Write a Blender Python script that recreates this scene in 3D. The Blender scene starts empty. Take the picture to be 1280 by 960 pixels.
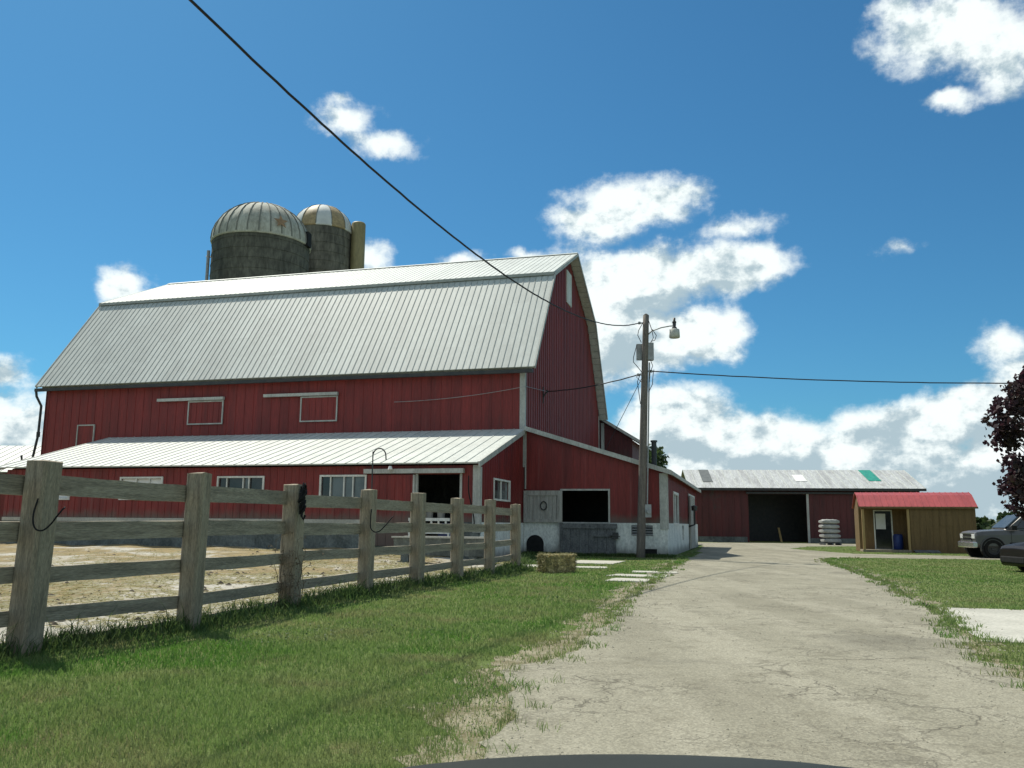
import bpy, bmesh, math, random
import numpy as np
from mathutils import Vector, Matrix
random.seed(7); rng = np.random.default_rng(11)
S = bpy.context.scene; COL = S.collection
TH = math.radians(-15.5)
CX, CY = 0.535, 36.33                      # near corner of the main barn
R = math.radians

# ------------------------------------------------------------------ materials
def nodes(m):
    m.use_nodes = True; nt = m.node_tree; nt.nodes.clear(); return nt
class NB:
    """tiny node builder"""
    def __init__(s, nt): s.nt = nt
    def n(s, t, **k):
        nd = s.nt.nodes.new(t)
        for a, b in k.items(): setattr(nd, a, b)
        return nd
    def put(s, sock, v):
        if hasattr(v, 'is_output') or isinstance(v, bpy.types.NodeSocket): s.nt.links.new(v, sock)
        elif v is not None: sock.default_value = v
    def math(s, op, a, b=None, c=None, clamp=False):
        nd = s.n('ShaderNodeMath', operation=op, use_clamp=clamp)
        for i, x in enumerate((a, b, c)):
            if x is not None: s.put(nd.inputs[i], x)
        return nd.outputs[0]
    def vm(s, op, a, b=None):
        nd = s.n('ShaderNodeVectorMath', operation=op)
        s.put(nd.inputs[0], a)
        if b is not None: s.put(nd.inputs[1], b)
        return nd.outputs['Value'] if op in ('LENGTH', 'DOT_PRODUCT') else nd.outputs[0]
    def mix(s, f, a, b, mode='MIX'):
        nd = s.n('ShaderNodeMix', data_type='RGBA', blend_type=mode)
        s.put(nd.inputs[0], f); s.put(nd.inputs[6], a); s.put(nd.inputs[7], b)
        return nd.outputs[2]
    def noise(s, vec, scale, detail=4, rough=.55, dist=0, col=False):
        nd = s.n('ShaderNodeTexNoise'); s.put(nd.inputs['Vector'], vec)
        nd.inputs['Scale'].default_value = scale; nd.inputs['Detail'].default_value = detail
        nd.inputs['Roughness'].default_value = rough; nd.inputs['Distortion'].default_value = dist
        return nd.outputs['Color' if col else 'Fac']
    def vor(s, vec, scale, feature='F1', out='Distance'):
        nd = s.n('ShaderNodeTexVoronoi', feature=feature); s.put(nd.inputs['Vector'], vec); nd.inputs['Scale'].default_value = scale
        return nd.outputs[out]
    def ramp(s, f, a, b, lo=0., hi=1.):
        nd = s.n('ShaderNodeMapRange', interpolation_type='SMOOTHSTEP'); s.put(nd.inputs[0], f)
        for i, v in zip((1, 2, 3, 4), (a, b, lo, hi)): nd.inputs[i].default_value = v
        return nd.outputs[0]
    def scale(s, vec, v):
        nd = s.n('ShaderNodeMapping'); s.put(nd.inputs[0], vec); nd.inputs['Scale'].default_value = v; return nd.outputs[0]
def c4(c): return (c[0], c[1], c[2], 1.)
def finish(b, m, col, rough=.7, metal=0., bump=None, bs=.3, bd=.02, spec=.5, trans=0.):
    p = b.n('ShaderNodeBsdfPrincipled'); b.put(p.inputs['Base Color'], col); b.put(p.inputs['Roughness'], rough)
    p.inputs['Metallic'].default_value = metal; p.inputs['Specular IOR Level'].default_value = spec
    if bump is not None:
        bn = b.n('ShaderNodeBump'); b.put(bn.inputs['Height'], bump); bn.inputs['Strength'].default_value = bs; bn.inputs['Distance'].default_value = bd
        b.nt.links.new(bn.outputs[0], p.inputs['Normal'])
    o = b.n('ShaderNodeOutputMaterial'); sh = p.outputs[0]
    if trans > 0:
        t = b.n('ShaderNodeBsdfTranslucent'); b.put(t.inputs[0], col)
        mx = b.n('ShaderNodeMixShader'); mx.inputs[0].default_value = trans
        b.nt.links.new(sh, mx.inputs[1]); b.nt.links.new(t.outputs[0], mx.inputs[2]); sh = mx.outputs[0]
    b.nt.links.new(sh, o.inputs[0])
    return m
def mat(name, c, c2=None, scale=2., stretch=(1, 1, 1), lo=.35, hi=.7, rough=.7, metal=0., fine=None, fa=.25, bs=.0, spec=.4, spots=None, spot_scale=1., spot_th=(.6, .75), panel=0, pa=.1, base=None):
    """base colour mottled towards c2 by stretched noise; fine grain; optional rust/dirt spots"""
    m = bpy.data.materials.new(name); b = NB(nodes(m)); tc = b.n('ShaderNodeTexCoord').outputs['Object']
    v = b.scale(tc, stretch); f = b.noise(v, scale, 6, .6)
    col = b.mix(b.ramp(f, lo, hi), c4(c), c4(c2 or tuple(x*.75 for x in c)))
    h = f
    if fine:
        g = b.noise(v, fine, 3, .7); h = g
        k = b.ramp(g, .3, .7, 1-fa, 1+fa)
        mm = b.n('ShaderNodeVectorMath', operation='SCALE'); b.put(mm.inputs[0], col); b.put(mm.inputs['Scale'], k); col = mm.outputs[0]
    if spots:
        f2 = b.noise(b.scale(tc, (1, 1, .6)), spot_scale, 7, .65, .3)
        col = b.mix(b.ramp(f2, *spot_th), col, c4(spots))
    if panel:
        sn = b.vm('FLOOR', b.vm('MULTIPLY_ADD' if False else 'ADD', b.vm('MULTIPLY', tc, (1/panel, 1/panel, 0)), (.37, .37, 0)))
        wn = b.n('ShaderNodeTexWhiteNoise', noise_dimensions='3D'); b.put(wn.inputs['Vector'], sn)
        sc = b.n('ShaderNodeVectorMath', operation='SCALE'); b.put(sc.inputs[0], col); b.put(sc.inputs['Scale'], b.ramp(wn.outputs['Value'], 0, 1, 1-pa, 1+pa)); col = sc.outputs[0]
        # fading runs down each sheet
        rn = b.noise(b.scale(tc, (3.2, 3.2, .10)), 1.6, 5, .65); col = b.mix(b.ramp(rn, .56, .80, 0, .3), col, b.mix(.6, col, c4((.30, .22, .2) if c[0] > 2*c[1] else (.30, .29, .26))))
    if base:      # dirt splashed up from the ground, ragged top
        sx = b.n('ShaderNodeSeparateXYZ'); b.put(sx.inputs[0], tc); z = b.math('ADD', sx.outputs[2], b.math('MULTIPLY_ADD', b.noise(b.scale(tc, (1, 1, .5)), 2.2, 5, .7), -base[2], base[2]*.5))
        col = b.mix(b.ramp(z, base[0], base[1], .75, 0), col, c4((.115, .105, .085)))
    return finish(b, m, col, rough, metal, h if bs else None, bs, .02, spec)
M = {}
M['red'] = mat('red_siding', (.215, .026, .022), (.145, .020, .018), 1.2, (1.5, 1.5, .12), rough=.55, fine=14, fa=.2, spots=(.125, .034, .028), spot_scale=.7, spot_th=(.55, .8), panel=.92, pa=.075, base=(1.3, 1.75, .7))
M['red_old'] = mat('weathered_red_siding', (.235, .042, .038), (.16, .033, .031), 1.5, (1.6, 1.6, .1), rough=.6, fine=12, fa=.25, spots=(.17, .075, .066), spot_scale=1.2, spot_th=(.58, .8))
M['red_dark'] = mat('dark_brownish_red_siding', (.105, .023, .023), (.07, .019, .019), 1.5, (1.6, 1.6, .1), rough=.65, fine=12, fa=.2, spots=(.06, .04, .036), spot_scale=.8, spot_th=(.55, .75))
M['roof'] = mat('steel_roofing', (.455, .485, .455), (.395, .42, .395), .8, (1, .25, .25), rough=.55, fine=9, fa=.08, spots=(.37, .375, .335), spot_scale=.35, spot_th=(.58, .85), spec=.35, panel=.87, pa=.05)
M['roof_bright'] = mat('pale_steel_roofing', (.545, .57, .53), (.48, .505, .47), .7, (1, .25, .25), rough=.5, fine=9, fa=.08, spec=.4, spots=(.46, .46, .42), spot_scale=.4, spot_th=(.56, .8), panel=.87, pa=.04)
M['roof_old'] = mat('old_galvanized_roofing', (.50, .51, .50), (.36, .36, .35), 1.0, (2.2, .3, .3), rough=.5, fine=6, fa=.2, spots=(.33, .31, .28), spot_scale=.8, spot_th=(.58, .75))
M['roof_red'] = mat('red_roofing', (.36, .068, .070), (.30, .056, .058), 1.5, (1, .3, .3), rough=.5, fine=8, fa=.1)
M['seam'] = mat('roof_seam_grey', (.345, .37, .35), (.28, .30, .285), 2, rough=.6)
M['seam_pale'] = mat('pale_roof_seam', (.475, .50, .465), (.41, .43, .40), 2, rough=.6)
M['dome_seam'] = mat('dark_dome_seam', (.17, .175, .15), (.12, .125, .105), 2, rough=.7)
M['trim'] = mat('pale_trim', (.46, .46, .42), (.34, .34, .31), 3, (1, 1, .4), rough=.6, fine=20, fa=.15)
M['soffit'] = mat('pale_soffit', (.50, .50, .45), (.38, .38, .34), 2, rough=.7, fine=15, fa=.15)
M['dark_metal'] = mat('dark_metal', (.03, .032, .034), (.05, .048, .045), 4, rough=.5)
M['black'] = mat('rubber_and_hole_black', (.012, .012, .013), (.02, .02, .02), 8, rough=.8, spec=.2)
M['galv'] = mat('galvanized_grey', (.34, .35, .35), (.26, .26, .26), 4, rough=.5, metal=.3)
M['white_paint'] = mat('white_paint', (.72, .72, .68), (.55, .55, .50), 3, (1, 1, .3), rough=.55, fine=18, fa=.1)
M['whitewash'] = mat('whitewashed_block', (.74, .75, .70), (.56, .585, .555), 2.2, (1, 1, .6), rough=.85, fine=16, fa=.18, bs=.3, spots=(.27, .285, .28), spot_scale=.9, spot_th=(.60, .78), base=(.05, .5, .5))
M['block_grey'] = mat('dirty_block', (.165, .18, .165), (.085, .095, .087), 1.6, (1, 1, .7), rough=.9, fine=14, fa=.25, bs=.4, spots=(.26, .27, .245), spot_scale=1.3, spot_th=(.6, .75))
M['wood_grey'] = mat('weathered_timber', (.34, .285, .205), (.21, .175, .125), 2.5, (7, 7, .6), rough=.85, fine=26, fa=.35, bs=.5)
M['rail_wood'] = mat('weathered_plank', (.345, .30, .225), (.215, .185, .138), 2.0, (7, .5, 8), rough=.85, fine=20, fa=.35, bs=.5, spots=(.08, .07, .06), spot_scale=9, spot_th=(.70, .76))
M['door_wood'] = mat('pale_old_boards', (.42, .41, .37), (.27, .26, .235), 2.0, (8, 8, .5), rough=.85, fine=20, fa=.3, bs=.4)
M['gate_wood'] = mat('dark_old_boards', (.155, .16, .16), (.085, .088, .09), 2.0, (3, 3, 1), rough=.85, fine=14, fa=.4, bs=.4, spots=(.27, .27, .26), spot_scale=2.2, spot_th=(.62, .72))
M['tan_wood'] = mat('brown_stained_siding', (.185, .115, .048), (.135, .085, .035), 1.6, (4, 4, .4), rough=.75, fine=16, fa=.2)
M['tan_light'] = mat('fresh_lumber', (.42, .29, .13), (.32, .21, .09), 2, (5, 5, .5), rough=.8, fine=20, fa=.2)
M['pole_wood'] = mat('creosoted_pole', (.185, .160, .138), (.115, .098, .085), 2.2, (4, 4, .35), rough=.9, fine=24, fa=.3, bs=.5, spots=(.30, .27, .24), spot_scale=3, spot_th=(.62, .72))
M['silo_wall'] = mat('weathered_silo_staves', (.088, .088, .070), (.045, .047, .038), .8, (1, 1, .35), rough=.92, fine=4, fa=.35, bs=.3, spots=(.135, .13, .105), spot_scale=.5, spot_th=(.58, .75))
M['silo_wall2'] = mat('pale_silo_staves', (.135, .128, .1), (.075, .072, .058), .9, (1, 1, .3), rough=.92, fine=4, fa=.35, bs=.3)
M['dome'] = mat('aged_dome_metal', (.38, .385, .33), (.27, .27, .225), .9, (1, 1, .5), rough=.75, spec=.2, fine=5, fa=.2, spots=(.27, .22, .15), spot_scale=.9, spot_th=(.6, .8))
M['dome_white'] = mat('white_dome_metal', (.58, .59, .56), (.48, .49, .47), 1, rough=.65, spec=.2)
M['dome_tan'] = mat('rusty_tan_dome_metal', (.33, .245, .125), (.25, .18, .09), 1, rough=.6, fine=5, fa=.2)
M['chute'] = mat('yellowed_chute_metal', (.27, .225, .10), (.20, .165, .075), .9, (1, 1, .3), rough=.6, fine=4, fa=.15)
M['rust'] = mat('rusty_star_metal', (.27, .175, .095), (.19, .12, .065), 4, rough=.7)
M['glass'] = mat('dusty_window_glass', (.13, .15, .155), (.075, .088, .092), 1.2, rough=.12, spec=.8)
M['glass_dark'] = mat('dark_window_glass', (.018, .02, .022), (.035, .038, .04), 1.5, rough=.08, spec=.7)
M['concrete'] = mat('pale_concrete', (.47, .455, .395), (.37, .36, .31), .9, rough=.9, fine=22, fa=.15, bs=.3, spots=(.30, .285, .25), spot_scale=.9, spot_th=(.6, .8))
M['straw'] = mat('straw', (.55, .43, .20), (.36, .27, .12), 5, rough=.9, fine=30, fa=.35)
M['blue'] = mat('blue_plastic', (.02, .045, .19), (.015, .03, .13), 3, rough=.4)
M['green_panel'] = mat('green_translucent_panel', (.03, .30, .22), (.02, .22, .17), 3, rough=.5)
M['grey_panel'] = mat('grey_dull_panel', (.13, .14, .135), (.09, .1, .1), 3, rough=.6)
M['silver'] = mat('silver_car_paint', (.105, .102, .10), (.09, .088, .086), 1, rough=.34, metal=.35, spec=.6)
M['maroon'] = mat('dark_maroon_paint', (.011, .007, .007), (.008, .006, .006), 1, rough=.45, spec=.25)
M['hoodpaint'] = mat('dark_green_grey_paint', (.014, .018, .013), (.010, .013, .010), 1.5, rough=.6, spec=.25)
M['chrome'] = mat('bright_bumper', (.6, .6, .6), (.5, .5, .5), 2, rough=.2, metal=.9)
M['lens'] = mat('headlight_lens', (.66, .68, .68), (.5, .5, .5), 6, rough=.1, spec=.8)
M['tyre'] = mat('tyre_rubber', (.014, .014, .014), (.022, .021, .020), 6, rough=.95, spec=.1)
M['sack'] = mat('greyed_woven_sack', (.40, .40, .38), (.24, .24, .23), 3, rough=.8, fine=12, fa=.2)
M['mud'] = mat('dark_clod', (.07, .055, .038), (.04, .03, .022), 6, rough=.95)
M['wire'] = mat('black_cable', (.014, .014, .018), (.02, .02, .024), 5, rough=.6)
M['vine'] = mat('dry_vine_stem', (.17, .13, .085), (.11, .085, .055), 9, rough=.9)
M['bark'] = mat('grey_brown_bark', (.10, .085, .075), (.055, .045, .04), 3, (4, 4, .6), rough=.9, fine=16, fa=.3, bs=.5)
M['pebble'] = mat('pale_pebble', (.36, .335, .26), (.22, .20, .15), 3, rough=.9)
M['paper'] = mat('white_paper', (.75, .75, .73), (.68, .68, .66), 4, rough=.8)

def leafmat(name, a, b_, c, trans=.35, lush=None):
    m = bpy.data.materials.new(name); b = NB(nodes(m)); g = b.n('ShaderNodeNewGeometry')
    r = g.outputs['Random Per Island']; tc = b.n('ShaderNodeTexCoord').outputs['Object']
    col = b.mix(r, c4(a), c4(b_)); col = b.mix(b.ramp(b.noise(tc, .8, 4), .42, .68), col, c4(c))
    if lush: col = b.mix(b.ramp(b.noise(b.vm('ADD', tc, (31, 7, 0)), .42, 5, .6), .50, .64), col, b.mix(r, c4(lush), c4(tuple(x*1.35 for x in lush))))
    return finish(b, m, col, .6, trans=trans, spec=.3)
M['grass'] = leafmat('lawn_blades', (.138, .225, .058), (.195, .275, .084), (.225, .24, .10), .5, lush=(.085, .185, .032))
M['weed'] = leafmat('weed_blades', (.060, .115, .034), (.11, .17, .05), (.09, .13, .045), .5)
M['drygrass'] = leafmat('dry_blades', (.34, .31, .15), (.26, .25, .12), (.38, .34, .19), .4)
M['purple'] = leafmat('purple_leaves', (.030, .014, .024), (.060, .023, .035), (.045, .034, .026), .35)
M['leaf'] = leafmat('green_leaves', (.030, .058, .018), (.055, .085, .026), (.04, .07, .03), .35)

def ground_mats():
    m = bpy.data.materials.new('lawn_soil'); b = NB(nodes(m)); tc = b.n('ShaderNodeTexCoord').outputs['Object']
    big = b.noise(tc, .25, 5, .6); mid = b.noise(tc, 1.6, 6, .65); fin = b.noise(tc, 28, 4, .7)
    col = b.mix(b.ramp(big, .35, .65), c4((.115, .165, .048)), c4((.155, .19, .066)))
    col = b.mix(b.ramp(mid, .56, .72), col, c4((.19, .165, .085)))
    col = b.mix(b.ramp(fin, .45, .75), col, c4((.06, .07, .027)))
    finish(b, m, col, .95, bump=fin, bs=.6, bd=.04, spec=.1); M['ground'] = m
    # worn chip-seal drive
    m = bpy.data.materials.new('worn_gravel_drive'); b = NB(nodes(m)); tc = b.n('ShaderNodeTexCoord').outputs['Object']
    big = b.noise(b.scale(tc, (1, .45, 1)), .55, 6, .62, .4); mid = b.noise(tc, 2.4, 6, .7); fin = b.noise(tc, 55, 3, .75)
    stone = b.vor(tc, 62, 'F1', 'Color'); sd = b.vor(tc, 62, 'F1', 'Distance')
    mp = b.n('ShaderNodeMapping'); b.put(mp.inputs[0], tc); mp.inputs['Rotation'].default_value = (0, 0, R(17)); mp.inputs['Scale'].default_value = (1.1, .09, 1)
    track = b.noise(mp.outputs[0], 1.0, 4, .55)          # streaks worn along the way cars drive
    col = b.mix(b.ramp(big, .32, .68), c4((.244, .228, .172)), c4((.305, .287, .220)))
    col = b.mix(b.ramp(track, .42, .62, .0, .7), col, c4((.345, .323, .252)))
    col = b.mix(b.ramp(mid, .48, .75), col, c4((.208, .192, .142)))
    col = b.mix(b.ramp(b.noise(tc, .33, 5, .65, .5), .55, .66, 0, .6), col, c4((.17, .16, .125)))
    bw = b.n('ShaderNodeRGBToBW'); b.put(bw.inputs[0], stone)
    k = b.ramp(bw.outputs[0], .1, .9, .84, 1.16); sc = b.n('ShaderNodeVectorMath', operation='SCALE'); b.put(sc.inputs[0], col); b.put(sc.inputs['Scale'], k); col = sc.outputs[0]
    col = b.mix(b.ramp(sd, .45, .75, 0, .3), col, c4((.15, .14, .105)))
    # cracks: warped cell edges, only where a mask allows
    wv = b.vm('ADD', tc, b.vm('SCALE', b.vm('SUBTRACT', b.noise(tc, 1.3, 4, .6, col=True), (.5, .5, .5)), None)) if False else None
    wn = b.n('ShaderNodeVectorMath', operation='MULTIPLY_ADD'); b.put(wn.inputs[0], b.noise(tc, 1.4, 5, .65, col=True)); wn.inputs[1].default_value = (.9, .9, 0); b.put(wn.inputs[2], tc)
    e1 = b.vor(b.scale(wn.outputs[0], (1, .8, 1)), .75, 'DISTANCE_TO_EDGE'); e2 = b.vor(wn.outputs[0], 2.6, 'DISTANCE_TO_EDGE')
    msk = b.ramp(b.noise(tc, .4, 4, .6), .47, .6); msk2 = b.ramp(b.noise(b.scale(tc, (1.2, .9, 1)), .5, 3, .6), .50, .64)
    cr = b.math('MAXIMUM', b.math('MULTIPLY', b.ramp(e1, .003, .014, .8, 0), msk), b.math('MULTIPLY', b.ramp(e2, .008, .036, .75, 0), msk2))
    e3 = b.vor(wn.outputs[0], 6.5, 'DISTANCE_TO_EDGE'); cr = b.math('MAXIMUM', cr, b.math('MULTIPLY', b.ramp(e3, .02, .075, .5, 0), b.ramp(b.noise(tc, .8, 4, .6), .47, .62)))
    col = b.mix(cr, col, c4((.11, .10, .075)))
    weed = b.math('MULTIPLY', b.ramp(b.noise(tc, 5, 4, .7), .60, .72), b.ramp(b.noise(tc, .7, 3), .52, .66))
    col = b.mix(b.math('MULTIPLY', weed, .55), col, c4((.13, .115, .06)))
    h = b.math('SUBTRACT', b.math('ADD', b.math('MULTIPLY', fin, .6), b.math('MULTIPLY', bw.outputs[0], .5)), cr)
    finish(b, m, col, .92, bump=h, bs=.5, bd=.02, spec=.2); M['drive'] = m
    # barnyard: concrete under straw and dirt
    m = bpy.data.materials.new('yard_concrete_and_straw'); b = NB(nodes(m)); tc = b.n('ShaderNodeTexCoord').outputs['Object']
    big = b.noise(b.scale(tc, (.8, 1.1, 1)), .42, 7, .68, .6); mid = b.noise(tc, 2.0, 6, .7); fin = b.noise(tc, 24, 4, .7)
    col = b.mix(b.ramp(mid, .35, .7), c4((.50, .475, .42)), c4((.36, .335, .28)))
    st = b.mix(b.ramp(mid, .4, .65), c4((.30, .235, .125)), c4((.215, .175, .105)))
    fd = b.math('ADD', b.vm('DOT_PRODUCT', tc, (-.959, .2836, 0)), 2.86)
    far = b.ramp(fd, .7, 5.0, -.17, .075)       # straw thickens away from the fence, towards the barn
    col = b.mix(b.ramp(b.math('ADD', big, far), .46, .58), col, st)
    col = b.mix(b.ramp(b.noise(tc, 1.1, 5, .7), .63, .75, 0, .7), col, c4((.17, .14, .09)))
    col = b.mix(b.ramp(fin, .5, .8, 0, .5), col, c4((.15, .12, .08)))
    finish(b, m, col, .95, bump=fin, bs=.6, bd=.05, spec=.1); M['yard'] = m
ground_mats()

# ------------------------------------------------------------------ mesh builder
class MB:
    def __init__(s): s.v = []; s.f = []; s.mi = []
    def add(s, vs, fs, mi=0):
        o = len(s.v); s.v += [tuple(p) for p in vs]; s.f += [tuple(i+o for i in f) for f in fs]; s.mi += [mi]*len(fs); return s
    def hexa(s, o, ex, ey, ez, mi=0):
        o, ex, ey, ez = map(Vector, (o, ex, ey, ez))
        vs = [o, o+ex, o+ex+ey, o+ey, o+ez, o+ex+ez, o+ex+ey+ez, o+ey+ez]
        fs = [(0, 3, 2, 1), (4, 5, 6, 7), (0, 1, 5, 4), (1, 2, 6, 5), (2, 3, 7, 6), (3, 0, 4, 7)]
        if ex.cross(ey).dot(ez) < 0: fs = [f[::-1] for f in fs]
        return s.add(vs, fs, mi)
    def box(s, x0, x1, y0, y1, z0, z1, mi=0): return s.hexa((x0, y0, z0), (x1-x0, 0, 0), (0, y1-y0, 0), (0, 0, z1-z0), mi)
    def prism(s, poly, ext, mi=0):
        """planar polygon (3-D points) extruded by vector ext"""
        n = len(poly); p = [Vector(q) for q in poly]; e = Vector(ext)
        nrm = Vector((0, 0, 0))
        for i in range(n): nrm += p[i].cross(p[(i+1) % n])
        fs = [tuple(range(n))[::-1], tuple(range(n, 2*n))] + [(i, (i+1) % n, (i+1) % n+n, i+n) for i in range(n)]
        if nrm.dot(e) < 0: fs = [f[::-1] for f in fs]
        return s.add(p+[q+e for q in p], fs, mi)
    def tube(s, pts, r, n=6, mi=0, cap=True):
        pts = [Vector(p) for p in pts]; k = len(pts); rs = r if isinstance(r, (list, tuple)) else [r]*k
        o = len(s.v); t0 = (pts[1]-pts[0]).normalized(); a = t0.orthogonal().normalized()
        for i, p in enumerate(pts):
            t = (pts[min(i+1, k-1)]-pts[max(i-1, 0)]).normalized()
            a = (a-t*a.dot(t)); a = a.normalized() if a.length > 1e-6 else t.orthogonal().normalized(); bb = t.cross(a)
            for j in range(n):
                w = 2*math.pi*j/n; s.v.append(tuple(p+(a*math.cos(w)+bb*math.sin(w))*rs[i]))
        for i in range(k-1):
            for j in range(n):
                s.f.append((o+i*n+j, o+i*n+(j+1) % n, o+(i+1)*n+(j+1) % n, o+(i+1)*n+j)); s.mi.append(mi)
        if cap: s.f += [tuple(o+j for j in range(n))[::-1], tuple(o+(k-1)*n+j for j in range(n))]; s.mi += [mi, mi]
        return s
    def lathe(s, prof, n=32, c=(0, 0, 0), mi=0, axis='z', a0=0, a1=2*math.pi, seg_mi=None):
        o = len(s.v); k = len(prof); full = abs(a1-a0-2*math.pi) < 1e-6; m = n if full else n+1
        for j in range(m):
            w = a0+(a1-a0)*j/n
            for (r, z) in prof:
                q = (r*math.cos(w), r*math.sin(w), z)
                if axis == 'x': q = (q[2], q[0], q[1])
                if axis == 'y': q = (q[0], q[2], q[1])
                s.v.append((c[0]+q[0], c[1]+q[1], c[2]+q[2]))
        for j in range(n):
            for i in range(k-1):
                A = o+j*k+i; B = o+((j+1) % m)*k+i
                f = (A, B, B+1, A+1)
                s.f.append(f if axis != 'y' else f[::-1]); s.mi.append(seg_mi(j) if seg_mi else mi)
        return s
    def build(s, name, mats, parent=None, smooth=False, loc=None, rot=None, bevel=0):
        me = bpy.data.meshes.new(name); me.from_pydata(s.v, [], s.f)
        mats = mats if isinstance(mats, (list, tuple)) else [mats]
        for m in mats: me.materials.append(M[m] if isinstance(m, str) else m)
        me.polygons.foreach_set('material_index', s.mi)
        if smooth: me.polygons.foreach_set('use_smooth', [True]*len(s.f))
        me.update(); ob = bpy.data.objects.new(name, me); COL.objects.link(ob)
        if parent: ob.parent = parent
        if loc: ob.location = loc
        if rot: ob.rotation_euler = rot
        if bevel:
            bm = ob.modifiers.new('bevel', 'BEVEL'); bm.width = bevel; bm.segments = 2; bm.limit_method = 'ANGLE'
        return ob
def tag(o, label=None, cat=None, group=None, kind=None):
    for k, v in (('label', label), ('category', cat), ('group', group), ('kind', kind)):
        if v: o[k] = v
    return o
def empty(name, label, cat, loc=(0, 0, 0), rz=0, group=None):
    o = bpy.data.objects.new(name, None); COL.objects.link(o); o.location = loc; o.rotation_euler = (0, 0, rz); o.empty_display_size = .3
    return tag(o, label, cat, group)

# walls: O origin at z=0, a along (unit), n outward normal; top = [(x,z)...]; openings (x0,x1,z0,z1)
def topz(top, x):
    for (xa, za), (xb, zb) in zip(top, top[1:]):
        if xa-1e-9 <= x <= xb+1e-9: return za+(zb-za)*(x-xa)/max(xb-xa, 1e-9)
    return top[-1][1]
def spans(x, z0, z1, ops):
    out = [(z0, z1)]
    for (a, b, c, d) in ops:
        if a+1e-6 < x < b-1e-6:
            nw = []
            for (p, q) in out:
                if c > p: nw.append((p, min(q, c)))
                if d < q: nw.append((max(p, d), q))
            out = [w for w in nw if w[1]-w[0] > .01]
    return out
def wall(mb, O, a, n, L, top, z0=0, ops=(), th=.12, mi=0):
    O, a, n = Vector(O), Vector(a), Vector(n)
    xs = sorted(set([0, L]+[x for x, _ in top if 0 < x < L]+[q for o in ops for q in o[:2] if 0 < q < L]))
    for xa, xb in zip(xs, xs[1:]):
        xm = (xa+xb)/2
        for (p, q) in spans(xm, z0, 1e3, ops):
            def P(x, z): return O+a*x+Vector((0, 0, z))
            qa, qb = (topz(top, xa+1e-7), topz(top, xb-1e-7)) if q > 900 else (q, q)
            if min(qa, qb) <= p: continue
            mb.prism([P(xa, p), P(xb, p), P(xb, qb), P(xa, qa)], -n*th, mi)
def ribs(mb, O, a, n, L, top, z0, ops, sp, w=.035, d=.018, mi=0, jit=0):
    O, a, n = Vector(O), Vector(a), Vector(n); x = sp*.5
    while x < L:
        for (p, q) in spans(x, z0, topz(top, x)-.03, ops):
            zz = q
            mb.hexa(O+a*(x-w/2)+Vector((0, 0, p))-n*.004, a*w, n*(d+.004), (0, 0, zz-p), mi)
        x += sp+random.uniform(-jit, jit)
def frame(mb, O, a, n, x0, x1, z0, z1, w=.07, d=.05, mi=0, muls=()):
    O, a, n = Vector(O), Vector(a), Vector(n)
    def bx(xa, xb, za, zb, dd=d): mb.hexa(O+a*xa+Vector((0, 0, za))-n*.03, a*(xb-xa), n*(dd+.03), (0, 0, zb-za), mi)
    bx(x0-w, x1+w, z1, z1+w); bx(x0-w, x1+w, z0-w, z0); bx(x0-w, x0, z0, z1); bx(x1, x1+w, z0, z1)
    for m_ in muls: bx(m_-w*.3, m_+w*.3, z0, z1, d*.7)
def window(par, O, a, n, x0, x1, z0, z1, muls=(), panes=None, w=.07, fmat='white_paint'):
    mb = MB(); frame(mb, O, a, n, x0, x1, z0, z1, w=w, muls=muls); f = mb.build('window', fmat, par)
    xs = [x0]+list(muls)+[x1]; O, a, n = Vector(O), Vector(a), Vector(n)
    for i in range(len(xs)-1):
        mm = (panes or ['glass']*9)[i]
        if mm is None: continue
        p = MB(); p.hexa(O+a*(xs[i]+.005)+Vector((0, 0, z0+.005))-n*(.05+.012*(i % 2)), a*(xs[i+1]-xs[i]-.01), n*.01, (0, 0, z1-z0-.01)); p.build('pane', mm, f)
    return f
def roofslope(mb, P, along, L, up, th=.06, sp=.33, rw=.045, rh=.03, mi=0, rmi=0, ends=True):
    """P eave start; along unit; up full slope vector; slab lies below the surface, ribs proud"""
    P, along, up = Vector(P), Vector(along), Vector(up); nrm = along.cross(up).normalized()
    if nrm.z < 0: nrm = -nrm
    mb.prism([P, P+along*L, P+along*L+up, P+up], -nrm*th, mi)
    k = int(L/sp); sp = L/k
    for i in range(k+1):
        x = min(max(i*sp, rw/2), L-rw/2)
        mb.hexa(P+along*(x-rw/2)-nrm*.004-up.normalized()*.01, along*rw, up+up.normalized()*.0, nrm*(rh+.004), rmi)

# ------------------------------------------------------------------ camera
cam = bpy.data.cameras.new('camera'); co = bpy.data.objects.new('camera', cam); COL.objects.link(co); S.camera = co
cam.sensor_width = 36; cam.sensor_fit = 'HORIZONTAL'; cam.lens = 1085/1280*36; cam.clip_start = .05; cam.clip_end = 3000
pitch = math.atan(175/1085)
mw = Matrix.Rotation(math.pi/2+pitch, 4, 'X') @ Matrix.Rotation(R(.5), 4, 'Z'); mw.translation = (0, 0, 1.25); co.matrix_world = mw

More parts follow.
